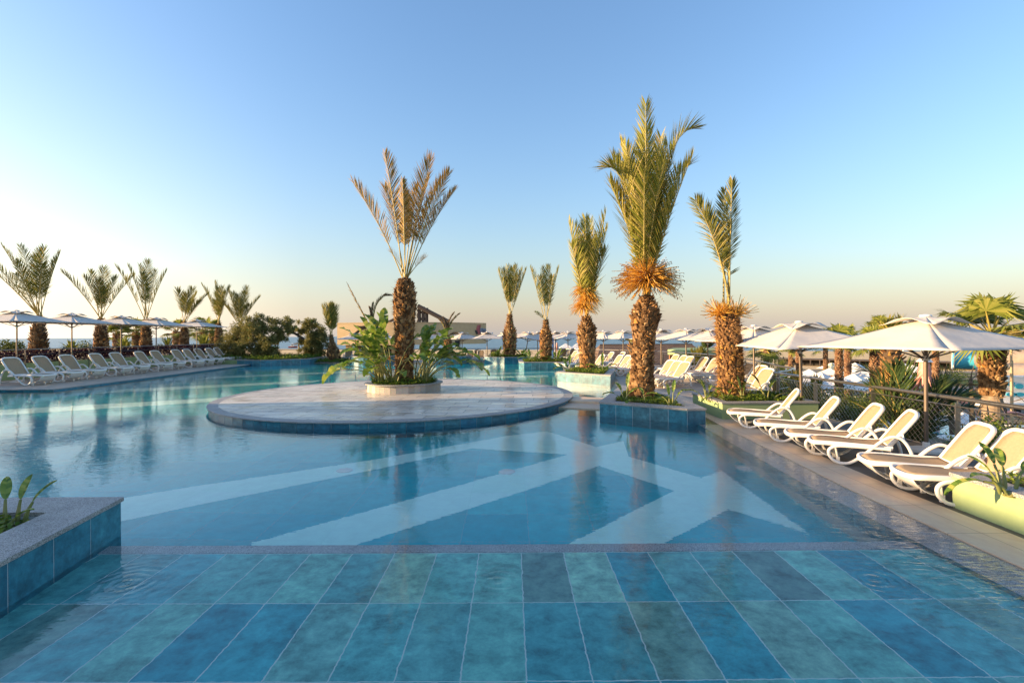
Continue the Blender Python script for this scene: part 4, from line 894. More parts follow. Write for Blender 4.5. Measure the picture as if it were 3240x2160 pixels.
palm('thin date palm behind the far umbrellas next to the brown roofed hut', at_ground(1998, 1150, 52), 52, (2000, 1085), [(1990, 1062), (2000, 1058), (2012, 1064), (1985, 1075)], [(0, .35), (.8, .4), (1, .3)], 'frond', 'bark_shaggy', 10, 8, .4, .25, 20, .08, .6, bare=.2, depth=.4)
palm('small date palm growing beside the green flat roof', at_ground(2205, 1180, 33), 33, (2208, 1165), [(2165, 1122), (2190, 1108), (2215, 1098), (2240, 1110), (2250, 1135), (2200, 1120), (2178, 1150)], [(0, .3), (1, .26)], 'frond', 'bark', 10, 8, .3, .2, 26, .06, .5, bare=.15, depth=.7)
palm('dark date palm behind the green flat roof', at_ground(2238, 1150, 50), 50, (2236, 1108), [(2222, 1078), (2232, 1070), (2245, 1072), (2258, 1082), (2228, 1090)], [(0, .3), (1, .26)], 'frond_dark', 'bark', 8, 8, .3, .25, 20, .08, .6, bare=.15, depth=.7)

# ------------------------------------------------------------------ loungers
def lounger_parts():
    """list of (name, builder, material key): foot at x=0, head at x=1.55, z up"""
    P = []
    f = MB(); W = .315
    path = [(1.16, W, .325), (.8, W, .335), (.4, W, .345), (.16, W, .345), (.05, W * .86, .335), (.0, W * .45, .325), (-.01, 0, .322)]
    path = spline(path, 4); path = path + [Vector((p.x, -p.y, p.z)) for p in path[-2::-1]]
    f.tube(path, 1, sec=(.028, .036), up=(0, 0, 1)); P.append(('seat_frame', f, 'white', 1))
    f = MB(); rows = []
    for i in range(13):
        x = .03 + 1.10 * i / 12; w = W - .012 - (.0 if x > .16 else (.16 - x) * 1.1); z = .345 + .012 * math.sin(math.pi * i / 6) - .01
        rows.append([(x, -w, z + .022), (x, -w * .4, z + .014), (x, w * .4, z + .014), (x, w, z + .022)])
    f.grid(rows); P.append(('seat_sling', f, 'sling', 4))
    ang = R(54); bx, bz = 1.12, .35; c, s = math.cos(ang), math.sin(ang); L = .70
    def bp(u, v, o=0): return Vector((bx + c * u - s * o, v, bz + s * u + c * o))
    pr = [(0, .27), (.3, .285), (.56, .285), (.66, .25), (.70, .15), (.705, 0)]
    bpth = spline([bp(u, v) for u, v in pr], 4); bpth = bpth + [Vector((p.x, -p.y, p.z)) for p in bpth[-2::-1]]
    f = MB(); f.tube(bpth, 1, sec=(.026, .032), up=(-s, 0, c)); f.tube([bp(0, .27), bp(0, -.27)], .018, 6)
    P.append(('backrest_frame', f, 'white', 1))
    f = MB(); rows = []
    for i in range(11):
        u = .0 + .69 * i / 10; w = .262 if u < .56 else .262 - max(0, u - .56) * .75
        rows.append([bp(u, v * w, .012 - .012 * (1 - v * v)) for v in (-1, -.5, 0, .5, 1)])
    f.grid(rows); P.append(('backrest_sling', f, 'sling', 4))
    for sg in (-1, 1):
        f = MB(); y = .375 * sg
        pts = [(1.12, .315), (.85, .325), (.56, .325), (.36, .315), (.25, .25), (.25, .14), (.34, .05), (.46, .025), (.58, .06), (.74, .19), (.90, .35), (1.03, .47), (1.15, .53), (1.27, .50), (1.36, .38), (1.42, .21), (1.45, .03)]
        f.tube(spline([(x, y, z) for x, z in pts], 4), 1, sec=(.024, .026), up=(0, sg, 0))
        f.tube([(1.1, y, .315), (1.1, .30 * sg, .325)], .02, 6); f.tube([(1.3, y, .47), (1.3, .285 * sg, .58)], .016, 6)
        P.append(('armrest', f, 'white', 1))
    f = MB(); rows = []
    for i in range(9):
        u = i / 8; rows.append([(.02 + .30 * u, v * (.255 - .02 * u), .30 - .20 * math.sin(u * math.pi / 2) ** .8) for v in (-1, -.8, 0, .8, 1)])
    f.grid(rows); P.append(('foot_apron', f, 'white', 4))
    for sg in (-1, 1):
        f = MB(); f.box((.40, .20 * sg, .05), (.05, .04, .10)); f.tube([(.40, .2 * sg, .08), (.35, .24 * sg, .33)], .02, 6); P.append(('foot_stud', f, 'white', 1))
    f = MB(); f.tube([(1.1, 0, .30), (1.25, 0, .14), (1.42, 0, .12)], .02, 6); f.tube([(1.42, -.36, .12), (1.42, .36, .12)], .018, 6); P.append(('rear_brace', f, 'white', 1))
    return P
LPARTS = lounger_parts()
def make_lounger():
    root = empty('sun_lounger')
    for nm, mb, m, sm in LPARTS: mb.build(nm, M[m], root, smooth=sm, solid=.012 if nm == 'foot_apron' else (.006 if 'sling' in nm else 0))
    return root
L0 = None
def lounger(x, y, z, rot, label, group, s=1.0):
    """x, y is the foot end; rot is the direction from foot to head"""
    global L0
    if L0 is None: L0 = make_lounger(); o = L0
    else: o = copy_tree(L0)
    o.location = (x, y, z); o.rotation_euler = (0, 0, rot); o.scale = (s, s, s)
    tag(o, label, 'sun lounger', group); return o
# right foreground row
g = 'sun loungers along the right pool deck'
RT = [(5.06, 6.64, 6.42, 6.42), (5.06, 7.34, 6.45, 6.94), (5.12, 8.74, 6.40, 8.16), (5.06, 9.36, 6.45, 8.92), (5.0, 10.45, 6.36, 9.95), (5.08, 11.95, 6.4, 11.42)]
RL = ['nearest white lounger on the right deck, half hidden behind the sunlit green planter', 'sunlit white lounger on the right deck, next beyond the one behind the green planter', 'sunlit white lounger on the right deck, just left of the nearest umbrella pole', 'sunlit white lounger with shaded foot end, third from the far end of the right row', 'white lounger on the right deck with a shaded taupe backrest', 'farthest white lounger of the right row, by the second umbrella pole and the green planter']
for (fx, fy, hx, hy), lab in zip(RT, RL):
    lounger(fx + .02, fy, .012, math.atan2(hy - fy, hx - fx), lab, g, .95)
# left row
g = 'sun loungers along the left pool deck'
LY = [22.6, 24.3, 25.8, 27.8, 29.2, 31.4, 32.9, 35.1, 36.5, 38.0, 39.3, 40.6]
LFX = [-20.55, -20.7, -20.85, -20.95, -21.05, -21.25, -21.35, -21.5, -21.6, -21.75, -21.7, -21.75]
for i, (y, x) in enumerate(zip(LY, LFX)):
    lab = ('white lounger cut by the left frame edge, nearest of the left row' if i == 0 else 'white lounger at the far end of the left row, beside the low green planter' if i == 11 else ORD[i] + ' white lounger from the left frame edge in the shaded left row')
    lounger(x + U(-.04, .04), y - .1, LDZ, math.pi + R(-3 + U(-3, 3)), lab, g, 1.30)
# loungers on the deck right of the pool, further back
g = 'sun loungers grouped on the far right deck'
MID = []
for i in range(3): MID.append((5.55 + .05 * i, 22.0 - i * .78, R(18), 'white lounger of the group of three right behind the tallest palm trunk, ' + ('farthest', 'middle', 'nearest')[i] + ' of them'))
for i, y in enumerate((28.2, 26.9, 25.9)): MID.append((7.7, y, R(12), ('farthest', 'middle', 'nearest')[i] + ' of three white loungers between the tallest and the shaggy palm, against the brown hut'))
for i, (x, y) in enumerate(((7.95, 24.6), (8.05, 23.4), (8.0, 22.2))): MID.append((x, y, R(14), ('farther lounger of the pair left of the shaggy palm trunk', 'nearer lounger of the pair left of the shaggy palm trunk', 'lounger half hidden behind the left edge of the shaggy palm trunk')[i]))
for i, (x, y) in enumerate(((7.75, 19.6), (7.4, 17.9), (6.8, 16.3))): MID.append((x, y, R(10), ('farthest', 'middle', 'nearest')[i] + ' of three steep white lounger backs right of the shaggy palm'))
for i, (x, y) in enumerate(((4.6, 28.2), (4.85, 27.4), (5.05, 26.6))): MID.append((x, y, R(16), ('left', 'middle', 'right')[i] + ' lounger of the three nearest ones between orange fibre palm and tallest palm'))
for i, (x, y) in enumerate(((5.1, 33.2), (5.8, 33.0), (3.7, 28.9))): MID.append((x, y, R(16), ('back row lounger by the umbrella pole left of the tallest palm', 'back row lounger close to the tallest palm trunk', 'lounger just right of the orange fibre palm trunk')[i]))
for i, (x, y) in enumerate(((2.2, 32.0), (2.5, 31.2), (2.6, 36.6))): MID.append((x + .6, y, R(20), ('left', 'right', 'back')[i] + ' lounger of those just left of the orange fibre palm trunk'))
for (x, y, r, lab) in MID: lounger(x, y, .008, r, lab, g, 1.08)
g = 'sun loungers at the far pool end'
for i, (px, d, r) in enumerate(((1487, 41.6, 90), (1520, 41.4, 90), (1100, 44, 95), (1130, 43.8, 95), (1560, 43.4, 88), (1760, 43.0, 60), (1790, 42.6, 60), (1510, 43.6, 90))):
    p = At(px, 1100, d); lounger(p.x, d - .7, .006, R(r), ['left lounger of the pair facing the camera beside the right round planter', 'right lounger of the pair facing the camera, under the far umbrella', 'far lounger left of the drooping dead palm', 'far lounger close behind the drooping dead palm', 'far lounger behind the umbrella pole beside the farthest blue planter', 'far lounger seen right of the slim palm trunk', 'far lounger beside the umbrella pole right of the slim palm', 'far back lounger behind the facing pair'][i], g, 1.0)

# ------------------------------------------------------------------ umbrellas
def canopy(s, zr, zt, sag=.07, n=10, inset=.05):
    mb = MB(); C = [(-s, -s), (s, -s), (s, s), (-s, s)]
    for k in range(4):
        a, b = C[k], C[(k + 1) % 4]; rows = []
        for i in range(n + 1):
            u = i / n; row = []
            for j in range(n + 1):
                v = j / n; x = (a[0] * (1 - v) + b[0] * v) * u; y = (a[1] * (1 - v) + b[1] * v) * u
                bow = 4 * v * (1 - v) * u
                z = zt + (zr - zt) * u - sag * math.sin(math.pi * u) * .55 - .012 * bow * math.sin(math.pi * u)
                m = (a[0] + b[0]) / 2 / s, (a[1] + b[1]) / 2 / s
                x -= m[0] * inset * bow * u; y -= m[1] * inset * bow * u
                row.append((x, y, z))
            rows.append(row)
        mb.grid(rows)
    return mb
def vent(s, z0, h):
    mb = MB(); C = [(-s, -s), (s, -s), (s, s), (-s, s)]; n = 8
    for k in range(4):
        a, b = C[k], C[(k + 1) % 4]; rows = []
        for i in range(6):
            u = i / 5; row = []
            for j in range(n + 1):
                v = j / n; x = (a[0] * (1 - v) + b[0] * v) * u; y = (a[1] * (1 - v) + b[1] * v) * u
                row.append((x, y, z0 + h * (1 - u) + .13 * u ** 2 * max(0, math.sin(2 * math.pi * v - math.pi / 2) * .5 + .5) - .03 * u))
            rows.append(row)
        mb.grid(rows)
    return mb
def make_umbrella(s, zr, zt, lod=0):
    root = empty('parasol')
    mb = MB(); mb.tube([(0, 0, .05), (0, 0, 1.2), (0, 0, zt - .03)], [.034, .034, .03], 12); mb.build('pole', M['pole'], root, smooth=1)
    mb = MB(); mb.lathe([(.05, zr - .24), (.062, zr - .23), (.062, zr - .17), (.05, zr - .15)], 14); mb.build('collar', M['white'], root, smooth=.8)
    mb = MB(); mb.lathe([(.27, 0), (.27, .045), (.22, .06), (.06, .07), (.055, .16), (.048, .17)], 24); mb.build('base', M['white'], root, smooth=.6)
    cv = canopy(s, zr, zt).build('canopy', M['canvas'], root, smooth=.35, solid=.008)
    v = vent(s * .34, zt - .10, .10 + .035).build('vent_flap', M['canvas'], cv, smooth=.5, solid=.006)
    mb = MB(); mb.lathe([(.085, zt + .015), (.10, zt + .03), (.09, zt + .05), (.02, zt + .065)], 16); mb.build('finial', M['white'], root, smooth=.6)
    for k in range(8):
        a = math.pi / 4 * k; L = s * (1.414 if k % 2 else 1.0) * .985; e = Vector((math.cos(a) * L, math.sin(a) * L, zr - .02)); t = Vector((0, 0, zt - .07))
        mid = t.lerp(e, .5) - Vector((0, 0, .075))
        mb = MB(); mb.tube([t, mid, e], 1, sec=(.010, .014), up=(0, 0, 1)); mb.tube([Vector((math.cos(a) * .04, math.sin(a) * .04, zr - .2)), t.lerp(e, .48) - Vector((0, 0, .09))], 1, sec=(.008, .012), up=(0, 0, 1))
        mb.build('rib', M['pole'], root)
    return root
UR = make_umbrella(1.44, 1.88, 2.42); UL = make_umbrella(1.5, 2.84, 3.36)
usedR = [0]; usedL = [0]
def umb(kind, x, y, z, rot, label, group, tilt=(0, 0), s=1.0):
    src, used = (UR, usedR) if kind == 'R' else (UL, usedL)
    o = src if used[0] == 0 else copy_tree(src); used[0] = 1
    o.location = (x, y, z); o.rotation_euler = (R(tilt[0]), R(tilt[1]), R(rot)); o.scale = (s, s, s); tag(o, label, 'parasol', group); return o
g = 'parasols along the right pool deck'
umb('R', 7.5, 9.17, .006, 14, 'nearest off white parasol on the right deck with a bright sunlit left panel', g)
umb('R', 7.5, 13.1, .006, 3, 'second off white parasol on the right deck, shaded front panel, behind the dusty young palm', g, (1.5, -2.5))
g = 'parasols over the left loungers'
for i, (x, y) in enumerate(((-23.5, 24.0), (-23.5, 27.0), (-23.5, 30.4), (-23.5, 33.4), (-23.5, 37.7))):
    umb('L', x, y, LDZ, U(-3, 3), ('nearest' if i == 0 else 'last' if i == 4 else ORD[i]) + ' off white parasol of the left row' + (', cut by the frame edge' if i == 0 else ', near the olive tree' if i == 4 else ' counted from the left edge'), g)
g = 'parasols on the far right deck'
for i, (x, y, r, lab) in enumerate(((8.75, 18.3, 20, 'white parasol peeking out right of the shaggy palm trunk'), (9.6, 21.2, 10, 'white parasol mostly hidden by the shaggy palm trunk'), (9.75, 25.2, 35, 'white parasol just left of the shaggy palm trunk'), (9.5, 27.6, 30, 'white parasol with a raised vent, second left of the shaggy palm'), (8.7, 29.5, 8, 'shaded white parasol touching the tallest palm trunk on its right'),
                                   (8.0, 36.4, 30, 'bright white parasol touching the tallest palm trunk on its left'), (6.8, 37.6, 40, 'white parasol between the orange fibre palm and the tallest palm'))):
    umb('R', x, y, .004, r, lab, g)
g = 'parasols at the far pool end'
for i, (px, d, r, lab, tl) in enumerate(((1124, 44.6, 0, 'far white parasol against the beige building, leftmost behind the drooping palm', (0, 0)), (1212, 46.5, 20, 'far white parasol against the beige building, right of the drooping palm', (0, 0)), (1268, 45.5, 10, 'far white parasol half hidden behind the central palm trunk', (0, 0)), (1374, 44.5, 25, 'far white parasol against the beige building, left of the small dead palm', (0, 0)), (1462, 43.0, 40, 'far white parasol just right of the small dead palm', (0, 0)),
                                         (1541, 42.6, 8, 'far white parasol under the wall emblem of the beige building', (0, 0)), (1602, 45, 15, 'far white parasol behind the bottle shaped palm crown foot', (0, 0)), (1659, 42.8, 38, 'tilted far white parasol right of the bottle shaped palm', (5, 8)), (1701, 44, 20, 'far white parasol left of the slim palm trunk', (0, 0)), (1758, 43.2, 12, 'shaded far white parasol right of the slim palm trunk', (0, 0)), (1797, 42, 30, 'far white parasol left of the orange fibre palm', (0, 0)))):
    p = At(px, 1060, d); umb('R', p.x, d, .004, r, lab, g, tl, 1.0)
# black loudspeaker on a pole beside the small dead palm
p = At(1447, 1087, 41.2); root = empty('loudspeaker', (p.x, 41.2, 0)); tag(root, 'black loudspeaker on a thin pole right of the small dead palm', 'loudspeaker')
mb = MB(); mb.tube([(0.22, 0, 0), (.22, 0, 2.0)], .03, 8); mb.build('pole', M['pole'], root)
mb = MB(); mb.box((0, 0, p.z), (.30, .26, .52), taper=1.25); mb.box((0, -.17, p.z), (.24, .02, .4), taper=1.2); mb.box((.16, .0, p.z), (.12, .05, .05)); mb.build('cabinet', M['black'], root, bevel=.02)

# ------------------------------------------------------------------ railings
def railing(name, label, pts, z0, h, step, posts='steel', mid=(.86,), mesh=None, rr=.032, pw=.035):
    root = empty(name, (0, 0, 0)); tag(root, label, 'railing')
    pts = [Vector((p[0], p[1], 0)) for p in pts]
    mb = MB(); mb.tube([p + Vector((0, 0, z0 + h)) for p in pts], rr, 10); mb.build('handrail', M['steel'], root, smooth=1)
    for k in mid:
        mb = MB(); mb.tube([p + Vector((0, 0, z0 + h * k)) for p in pts], .011, 6, cap=False); mb.build('cable', M['steel'], root, smooth=1)
    acc = 0; last = pts[0]; nxt = 0
    cum = [0]
    for a, b in zip(pts, pts[1:]): cum.append(cum[-1] + (b - a).length)
    def at(s):
        for i in range(len(pts) - 1):
            if cum[i] <= s <= cum[i + 1]: return pts[i].lerp(pts[i + 1], (s - cum[i]) / max(1e-6, cum[i + 1] - cum[i])), (pts[i + 1] - pts[i]).normalized()
        return pts[-1], (pts[-1] - pts[-2]).normalized()
    n = int(cum[-1] / step)
    for i in range(n + 1):
        p, d = at(cum[-1] * i / n); mb = MB(); a = math.atan2(d.y, d.x)
        mb.box((p.x, p.y, z0 + h * .46), (.014, pw * 2, h * .92), a); mb.box((p.x, p.y, z0 + .012), (.10, .12, .02), a); mb.tube([p + Vector((0, 0, z0 + h * .9)), p + Vector((0, 0, z0 + h))], .012, 6)
        mb.build('post', M[posts], root)
    if mesh:
        mb = MB(); H = h * .80; s = 0
        while s < cum[-1]:
            for sg in (1, -1):
                q = []
                for t in (0, .5, 1):
                    ss = s + (t if sg > 0 else 1 - t) * H * 1.15
                    if ss <= cum[-1]: p, _ = at(ss); q.append(p + Vector((0, 0, z0 + .06 + H * t)))
                if len(q) > 1: mb.tube(q, mesh[1], 3, cap=False)
            s += mesh[0]
        mb.build('wire_mesh', M['steel'], root)
    return root
railing('railing', 'polished steel railing with wire net outside the right loungers, running to the curve', [(7.76, -1.5), (7.76, 3), (7.76, 7), (7.76, 11), (7.76, 15.0)], .006, 1.0, 1.95, mesh=(.13, .0035), mid=(.86, .06), rr=.036, pw=.045)
cv = spline([(7.9, 15.05, 0), (8.6, 15.7, 0), (9.25, 16.7, 0), (9.55, 18.2, 0), (10.2, 20.6, 0), (10.85, 24, 0), (11.2, 28, 0), (10.1, 33.8, 0), (6.8, 39.6, 0), (3.0, 44.0, 0)], 5)
railing('railing', 'curving steel railing around the far right deck, before the lower garden', cv, .004, 1.0, 1.7, mid=(.86, .5), rr=.034, pw=.04)
railing('railing', 'dark far railing between the pool end and the beach', [(3.0, 44.1), (-4, 44.9), (-15, 45.0), (-21, 45.2)], .004, 1.0, 2.0, mid=(.75, .5, .25), rr=.03)
railing('railing', 'steel railing above the low green wall in front of the purple hedge', [(-24.75, 16), (-24.75, 26), (-24.75, 36), (-24.75, 45.1)], LDZ, 1.50, 1.9, mid=(.83, .6), rr=.03)

# ------------------------------------------------------------------ beach bar, ramp, hut, flat roof
D = 82.0
def bx_(px): return (px - CXP) * D / FPX
root = empty('beach_building', (0, 0, 0)); tag(root, 'beige flat roofed beach building with a curved upper wall on dark open columns', 'building')
x0, x1, x2 = bx_(1067), bx_(1250), bx_(1531); zt0 = At(1067, 1030, D).z; zb0 = At(1067, 1090, D).z
path = [(x0, D), (x0 + (x1 - x0) * .5, D - .9), (x1, D - 1.6)]
for k in range(1, 15):
    u = k / 14; path.append((x1 + (x2 - x1) * u, D - 1.6 + 9.0 * (u ** 2.2)))
zt = 4.25; zb = .75
mb = MB(); mb.prism(path + [(x2 - .5, D + 13), (x0 + 1, D + 13)], zb, zt); mb.build('upper_wall', M['beige'], root, smooth=.3)
mb = MB(); mb.prism([(p[0] + (.05 if i == 0 else 0), p[1] - .06) for i, p in enumerate(path)] + [(p[0], p[1] + .25) for p in path[::-1]], zt + .001, zt + .12); mb.build('parapet_cap', M['beige'], root)
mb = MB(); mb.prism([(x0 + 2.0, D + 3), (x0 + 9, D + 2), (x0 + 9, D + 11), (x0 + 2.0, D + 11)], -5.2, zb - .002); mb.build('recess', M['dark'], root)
for px in (1098, 1170, 1240, 1330):
    mb = MB(); xx = bx_(px); mb.box((xx, D + 1.0, (zb - 5.2) / 2), (.9 if px == 1098 else .5, .6, zb + 5.2 - .004)); mb.build('column', M['beige'], root)
# emblem on the curved wall: red chevron bars and blue letter strokes, following the wall
def on_wall(px):
    X = (px - CXP) / FPX
    for a, b in zip(path, path[1:]):
        for t in [i / 20 for i in range(21)]:
            x = a[0] + (b[0] - a[0]) * t; y = a[1] + (b[1] - a[1]) * t
            if x / y >= X: return Vector((x, y, 0)), Vector((b[0] - a[0], b[1] - a[1], 0)).normalized()
    return Vector((*path[-1], 0)), Vector((0, 1, 0))
def stroke(mb, pts, w):
    q = []
    for sx, sy in pts:
        px = 1460 + sx * .05102; py = 1000 + sy * .05102; P, tn = on_wall(px); z = CAMZ - (py - HZ + ROLL * (px - CXP)) / FPX * P.y
        nrm = Vector((tn.y, -tn.x, 0)); q.append((P + nrm * .04 + Vector((0, 0, z)), tn, nrm))
    for (a, ta, na), (b, tb, nb) in zip(q, q[1:]):
        mb.add([a, a + ta * w, b + tb * w, b, a + na * .05, a + ta * w + na * .05, b + tb * w + nb * .05, b + nb * .05], [(4, 5, 6, 7), (0, 4, 7, 3), (1, 2, 6, 5), (0, 1, 5, 4), (3, 7, 6, 2)])
mb = MB()
stroke(mb, [(975, 550), (890, 830), (1000, 1130)], .30); stroke(mb, [(1050, 540), (950, 840), (1060, 1110)], .55); stroke(mb, [(1110, 545), (1030, 840), (1100, 1090)], .30)
mb.build('emblem', M['logo_red'], root)
mb = MB(); stroke(mb, [(815, 870), (890, 1130)], .28); stroke(mb, [(870, 890), (945, 1110)], .36); mb.build('emblem_black_bar', M['black'], root)  # black slanting strokes left of the red chevrons
mb = MB(); stroke(mb, [(1145, 740), (1145, 1080)], .30); stroke(mb, [(1205, 740), (1190, 1000)], .5); stroke(mb, [(1265, 770), (1245, 1000)], .5); stroke(mb, [(1320, 880), (1320, 1000)], .6); stroke(mb, [(1380, 780), (1375, 990)], .6); mb.build('lettering', M['logo_blue'], root)
# dark timber slide ramp behind it
D2 = 100.0
def w2(px, py, d=D2): return At(px, py, d)
root = empty('timber_ramp', w2(1340, 1020)); tag(root, 'dark timber ramp with crossed braced piers rising behind the beige building', 'ramp'); o0 = Vector(root.location)
def bar(mb, a, b, w, dep=0.0):
    mb.tube([a - o0, b - o0], 1, sec=(w, w), up=(0, 1, 0))
mb = MB()
for dd in (98.0, 103.0):
    a, b, c = w2(1322, 968, dd), w2(1421, 1019, dd), w2(1319, 985, dd)
    bar(mb, a, b, .42); bar(mb, w2(1218, 1024, dd), w2(1318, 975, dd), .25)
a, b = w2(1324, 972, 98), w2(1421, 1021, 98); a2, b2 = w2(1324, 972, 103), w2(1421, 1021, 103)
mb.add([p - o0 for p in (a, b, b2, a2)], [(0, 1, 2, 3)]); mb.build('ramp_deck', M['darkwood'], root)
for px, py in ((1327, 966), (1339, 970), (1350, 974)):
    mb = MB()
    mb.tube([w2(px, py, 98.5) - o0, w2(px, 1024, 98.5) - o0], 1, sec=(.30, .30), up=(0, 1, 0))
    mb.build('pier', M['darkwood'], root)
mb = MB()
for (p, q) in ((1319, 1327), (1327, 1339), (1339, 1350)):
    for (y0, y1) in ((978, 998), (998, 1020)): bar(mb, w2(p, y0), w2(q, y1), .10); bar(mb, w2(q, y0), w2(p, y1), .10)
mb.build('bracing', M['darkwood'], root)
# brown shingled hut
d0, d1 = 56.0, 63.0
def hx(px, d): return (px - CXP) * d / FPX
zr_, ze_ = At(2000, 1090, d1).z, At(2000, 1172, d0).z
root = empty('beach_hut', (hx(2040, 60), 60, -5)); tag(root, 'low hut with a wide brown shingled roof behind the far right loungers', 'hut'); o0 = Vector(root.location)
mb = MB(); vs = [Vector(v) - o0 for v in ((hx(1882, d0), d0, ze_), (hx(2290, d0), d0, ze_), (hx(2190, d1), d1, zr_), (hx(1898, d1), d1, zr_), (hx(1882, d0), 70, ze_), (hx(2290, d0), 70, ze_))]
mb.add(vs, [(0, 1, 2, 3), (3, 2, 5, 4), (0, 3, 4), (1, 5, 2)]); mb.build('roof', M['shingle'], root)
mb = MB(); mb.box((.6, 2.8, 1.6), (12.5, 9, 3.4)); mb.build('wall', M['beige'], root)
mb = MB(); mb.tube([Vector((hx(1898, d1), d1, zr_)) - o0, Vector((hx(2190, d1), d1, zr_)) - o0], .09, 8); mb.build('ridge_cap', M['darkwood'], root)
p = At(1924, 1121, 57.2); mb = MB(); mb.box(Vector((p.x, 57.2, p.z - .25)) - o0, (1.0, .12, .5)); mb.build('roof_sign_frame', M['white'], root)
mb = MB()
for sx in (-.25, .25): mb.box(Vector((p.x + sx, 57.12, p.z - .25)) - o0, (.38, .05, .34))
mb.build('roof_sign_panes', M['shingle'], root)
# green flat roof
root = empty('garden_kiosk', (hx(2190, 40), 42, -5)); tag(root, 'open kiosk with a pale green flat roof between the tallest and the shaggy palms', 'kiosk'); o0 = Vector(root.location)
za, zc = At(2190, 1100, 44).z, At(2190, 1122, 40).z
mb = MB(); pts = [(hx(2112, 40.5), 40.5), (hx(2172, 38), 38), (hx(2290, 38.5), 38.5), (hx(2300, 45), 45), (hx(2130, 45), 45)]; mb.prism([(x - o0.x, y - o0.y) for x, y in pts], zc - o0.z, zc - o0.z + .42); mb.build('roof', M['green'], root, bevel=.02)
mb = MB(); mb.prism([(x - o0.x, y - o0.y) for x, y in ((hx(2135, 41.5), 41.5), (hx(2280, 40.5), 40.5), (hx(2280, 44), 44), (hx(2135, 44), 44))], .0, zc - o0.z - .002); mb.build('bar_front', M['wood'], root)
for px in (2122, 2150, 2245, 2276):
    mb = MB(); mb.box((hx(px, 40.3) - o0.x, 40.3 - o0.y, (zc - o0.z) / 2), (.22, .22, zc - o0.z - .004)); mb.build('post', M['wood'], root)

# ------------------------------------------------------------------ lower garden: small parasols and loungers, water play
mb = MB(); mb.cur = 0
c_ = canopy(1.25, 1.95, 2.55, .05, 4)
mb.add(c_.v, c_.f); mb.cur = 1; mb.tube([(0, 0, 0), (0, 0, 2.6)], .035, 6); mb.lathe([(.3, 0), (.3, .08), (.05, .1)], 12)
u0 = mb.build('garden_parasol', [M['white'], M['pole']], smooth=.35)
k = 0
random.seed(11)
spots = [(2705, 1148, 70), (2690, 1165, 60), (2720, 1160, 58), (2745, 1163, 63), (2700, 1182, 50), (2722, 1180, 52), (2742, 1200, 46), (2668, 1195, 47), (2640, 1190, 48), (2625, 1165, 58), (2632, 1148, 66), (2600, 1180, 50), (2505, 1160, 62), (2490, 1172, 56), (2560, 1168, 58), (2585, 1200, 44), (2548, 1190, 48),
         (2888, 1156, 66), (2916, 1160, 62), (2840, 1200, 48), (2850, 1175, 54), (2862, 1150, 72), (2690, 1205, 44), (2760, 1180, 54), (3045, 1305, 31), (2520, 1300, 24), (2650, 1308, 25), (2790, 1320, 24)]
for i, (px, py, d) in enumerate(spots):
    o = u0 if i == 0 else copy_tree(u0); p = At(px, py, d); zb = terr(p.x, d); o.location = (p.x, d, zb); o.rotation_euler.z = U(0, 1.5)
    sc_ = max(.8, (p.z - zb) / 2.5); o.scale = (1, 1, sc_)
    lab = 'small white parasol in the crowded lower garden beyond the right railing'
    if i == 17: lab = 'single white parasol against the hedge, just left of the nearest umbrella pole'
    if i == 24: lab = 'white domed parasol behind the wire net at the right, beside the stout fan palm'
    if i > 24: lab = 'white parasol top seen through the wire net, ' + ('below the second umbrella', 'behind the shaded lounger back', 'behind the feathery young palm')[i - 25]
    tag(o, lab, 'parasol', 'white parasols in the lower garden')
mb = MB(); mb.cur = 0; mb.box((.75, 0, .32), (1.5, .62, .06)); 
for sg in (-1, 1): mb.tube(spline([(.35, .33 * sg, .3), (.3, .33 * sg, .05), (.5, .33 * sg, .03), (.95, .33 * sg, .5), (1.2, .33 * sg, .5), (1.4, .33 * sg, .03)], 3), .03, 5)
mb.add([(1.1, -.3, .36), (1.1, .3, .36), (1.5, .3, .9), (1.5, -.3, .9), (1.13, -.3, .33), (1.13, .3, .33), (1.53, .3, .87), (1.53, -.3, .87)], [(0, 1, 2, 3), (7, 6, 5, 4), (0, 3, 7, 4), (1, 5, 6, 2), (3, 2, 6, 7)])
mb.cur = 1; mb.box((.62, 0, .356), (1.05, .5, .012))
l0 = mb.build('garden_lounger', [M['white'], M['sling']])
for i in range(46):
    o = l0 if i == 0 else copy_tree(l0)
    if i < 42: px, d = U(2490, 2880), U(34, 58)
    else: px, d = (3222, 3235, 3130, 3190)[i - 42], (27, 29, 34, 33)[i - 42]
    p = At(px, 1150, d); o.location = (p.x, d, terr(p.x, d)); o.rotation_euler.z = U(-.5, .5) + (0 if rnd() < .6 else 2.2)
    tag(o, 'small white lounger among the parasols of the lower garden' if i < 42 else 'white lounger on the paving of the children pool at the right edge' if i < 44 else 'white lounger beside the small pool behind the stout fan palm', 'sun lounger', 'white loungers in the lower garden' if i < 42 else 'white loungers by the children pool')
